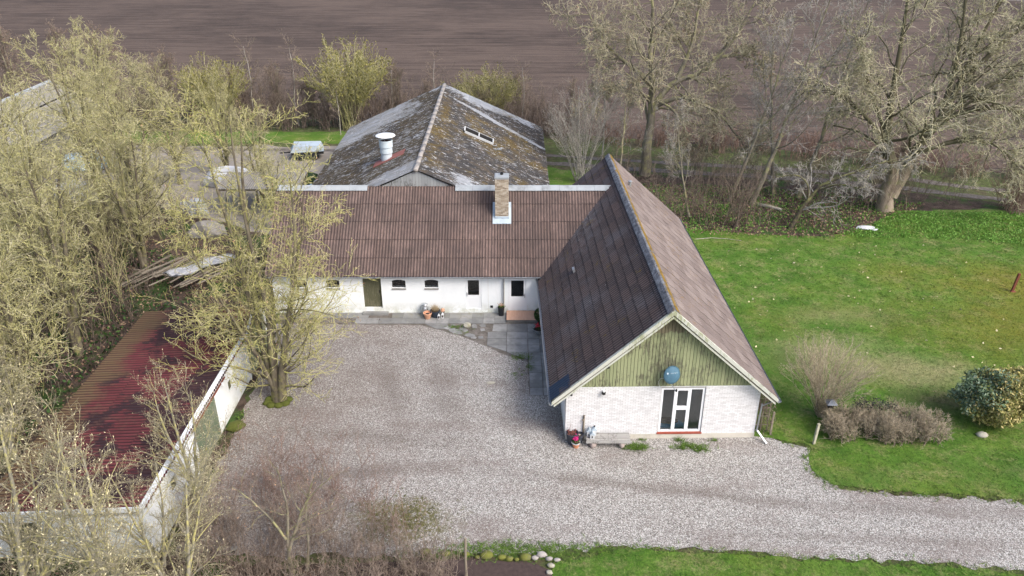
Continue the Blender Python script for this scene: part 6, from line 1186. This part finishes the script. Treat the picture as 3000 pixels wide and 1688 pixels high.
# ------------------------------------------------------------------ timber pile and yard clutter behind
pile = thing('timber_pile', 'collapsed stack of old pallets and boards left of the wing', 'timber pile', (-21.6, 48.0, 0))
for k in range(34):
    bm = nb(); a = R(62)+random.uniform(-.12, .12); L = random.uniform(2.6, 4.2); x, y = random.uniform(-2.8, 2.6), random.uniform(-1.3, .7); z = .9-.22*abs(x)*.6+random.uniform(0, .25)
    d = Vector((math.cos(a), math.sin(a), random.uniform(-.05, .05)))*L/2; beam(bm, Vector((x, y, z))-d, Vector((x, y, z))+d, .12, .035); obj('board', bm, M['oldwood'], pile)
for k in range(6):
    bm = nb(); a = R(-20)+random.uniform(-.2, .2); x, y = -2.6+k*.95, random.uniform(-.4, .4); d = Vector((math.cos(a), math.sin(a), 0))*1.2; beam(bm, Vector((x, y, .5))-d, Vector((x, y, .55))+d, .11, .09); obj('bearer', bm, M['oldwood'], pile)
bm = nb(); g_ = [[bm.verts.new((-.9+.26*j+i*.34+.1*math.sin(i*2+j), -1.6+i*.36-j*.06, 1.22+.10*math.sin(i*1.3+j*2)-.05*j)) for j in range(5)] for i in range(10)]
[bm.faces.new((g_[i][j], g_[i][j+1], g_[i+1][j+1], g_[i+1][j])) for i in range(9) for j in range(4)]; bmesh.ops.solidify(bm, geom=bm.faces[:], thickness=.02)
tag(obj('white_tarpaulin', bm, M['tarp'], smooth=True), 'crumpled white plastic sheet draped over the timber pile', 'tarpaulin').location = (-21.6, 48.0, 0)
def heap(name, label, cat, loc, s, mat, seed, group=None):
    bm = nb(); rock(bm, (0, 0, s[2]*.4), s, seed, 3)
    for v in bm.verts: v.co.z = max(v.co.z, 0)
    o = obj(name, bm, M[mat]); tag(o, label, cat, group); o.location = loc; return o
heap('covered_heap', 'long heap under white sheeting behind the yard tree', 'heap', (-24, 66.5, 0), (2.6, 1.0, 1.3), 'tarp', 21)
heap('covered_heap', 'pale blue covered heap deep in the left wood', 'heap', (-39.5, 71.5, 0), (2.2, 1.1, 1.1), 'bluetarp', 22)
heap('covered_heap', 'white covered heap left of the olive trees', 'heap', (-36.8, 63.5, 0), (1.5, 1.0, 1.1), 'tarp', 23)
heap('covered_heap', 'grey covered heap at the left of the yard tree', 'heap', (-25.5, 60, 0), (1.2, .8, .9), 'capgrey', 24)
heap('covered_heap', 'low grey and white heap beyond the timber pile', 'heap', (-22.8, 55.5, 0), (1.4, .7, .8), 'concrete', 25)
t = thing('trailer', 'farm trailer under a pale grey cover left of the barn', 'trailer', (-19.6, 74.6, 0), R(12))
bm = nb(); box(bm, -1.5, 1.5, -.8, .8, .55, .8); box(bm, -2.6, -1.5, -.05, .05, .6, .7); obj('bed', bm, M['black'], t)
bm = nb(); prism(bm, [(-1.55, .82), (1.55, .82), (1.3, 1.35), (-1.2, 1.45)], -.85, .85); obj('cover', bm, M['zincpale'], t)
for x in (-.6, .6):
    for s in (-1, 1):
        bm = nb(); lathe(bm, [(.16, 0), (.36, .0), (.38, .05), (.36, .18), (.16, .18)], 16); w_ = obj('wheel', bm, M['blackpot'], t); w_.location = (x, s*.85-.09, .38); w_.rotation_euler = (R(-90), 0, 0)
t = thing('open_shelter', 'open timber shelter with pale sheet roof beside the wing end', 'shelter', (-19.8, 60.5, 0))
bm = nb(); [box(bm, x-.07, x+.07, y-.07, y+.07, 0, 2.3) for x in (-3, -1, 1, 3) for y in (-1.4, 1.4)]; [beam(bm, (-3.1, y, 2.3), (3.1, y, 2.3), .1, .14) for y in (-1.4, 1.4)]; obj('timber_frame', bm, M['oldwood'], t)
roof_plane(t, (-3.2, -1.6, 2.4), (1, 0, 0), (0, 1, .08), 6.4, 3.3, 6, 1, 6, .05, M['concrete'], budget=6)
heap('green_bin', 'dark green covered bin beside the barn eave', 'bin', (-17.4, 66.5, 0), (.7, .6, .9), 'ivy', 26)
heap('blue_barrel', 'small pale blue tub beside the barn eave', 'tub', (-17.0, 65, 0), (.4, .4, .5), 'bluebag', 27)
fr = thing('far_farmhouse', 'distant white farm building beyond the field at the top right corner', 'building', (116, 204, 0)); bm = nb(); box(bm, -9, 9, -4, 4, 0, 3); obj('wall', bm, M['frame'], fr)
bm = nb(); prism(bm, [(-5, 3), (5, 3), (0, 6.5)], -9.5, 9.5); o = obj('roof', bm, M['capgrey'], fr); o.rotation_euler = (0, 0, R(90))
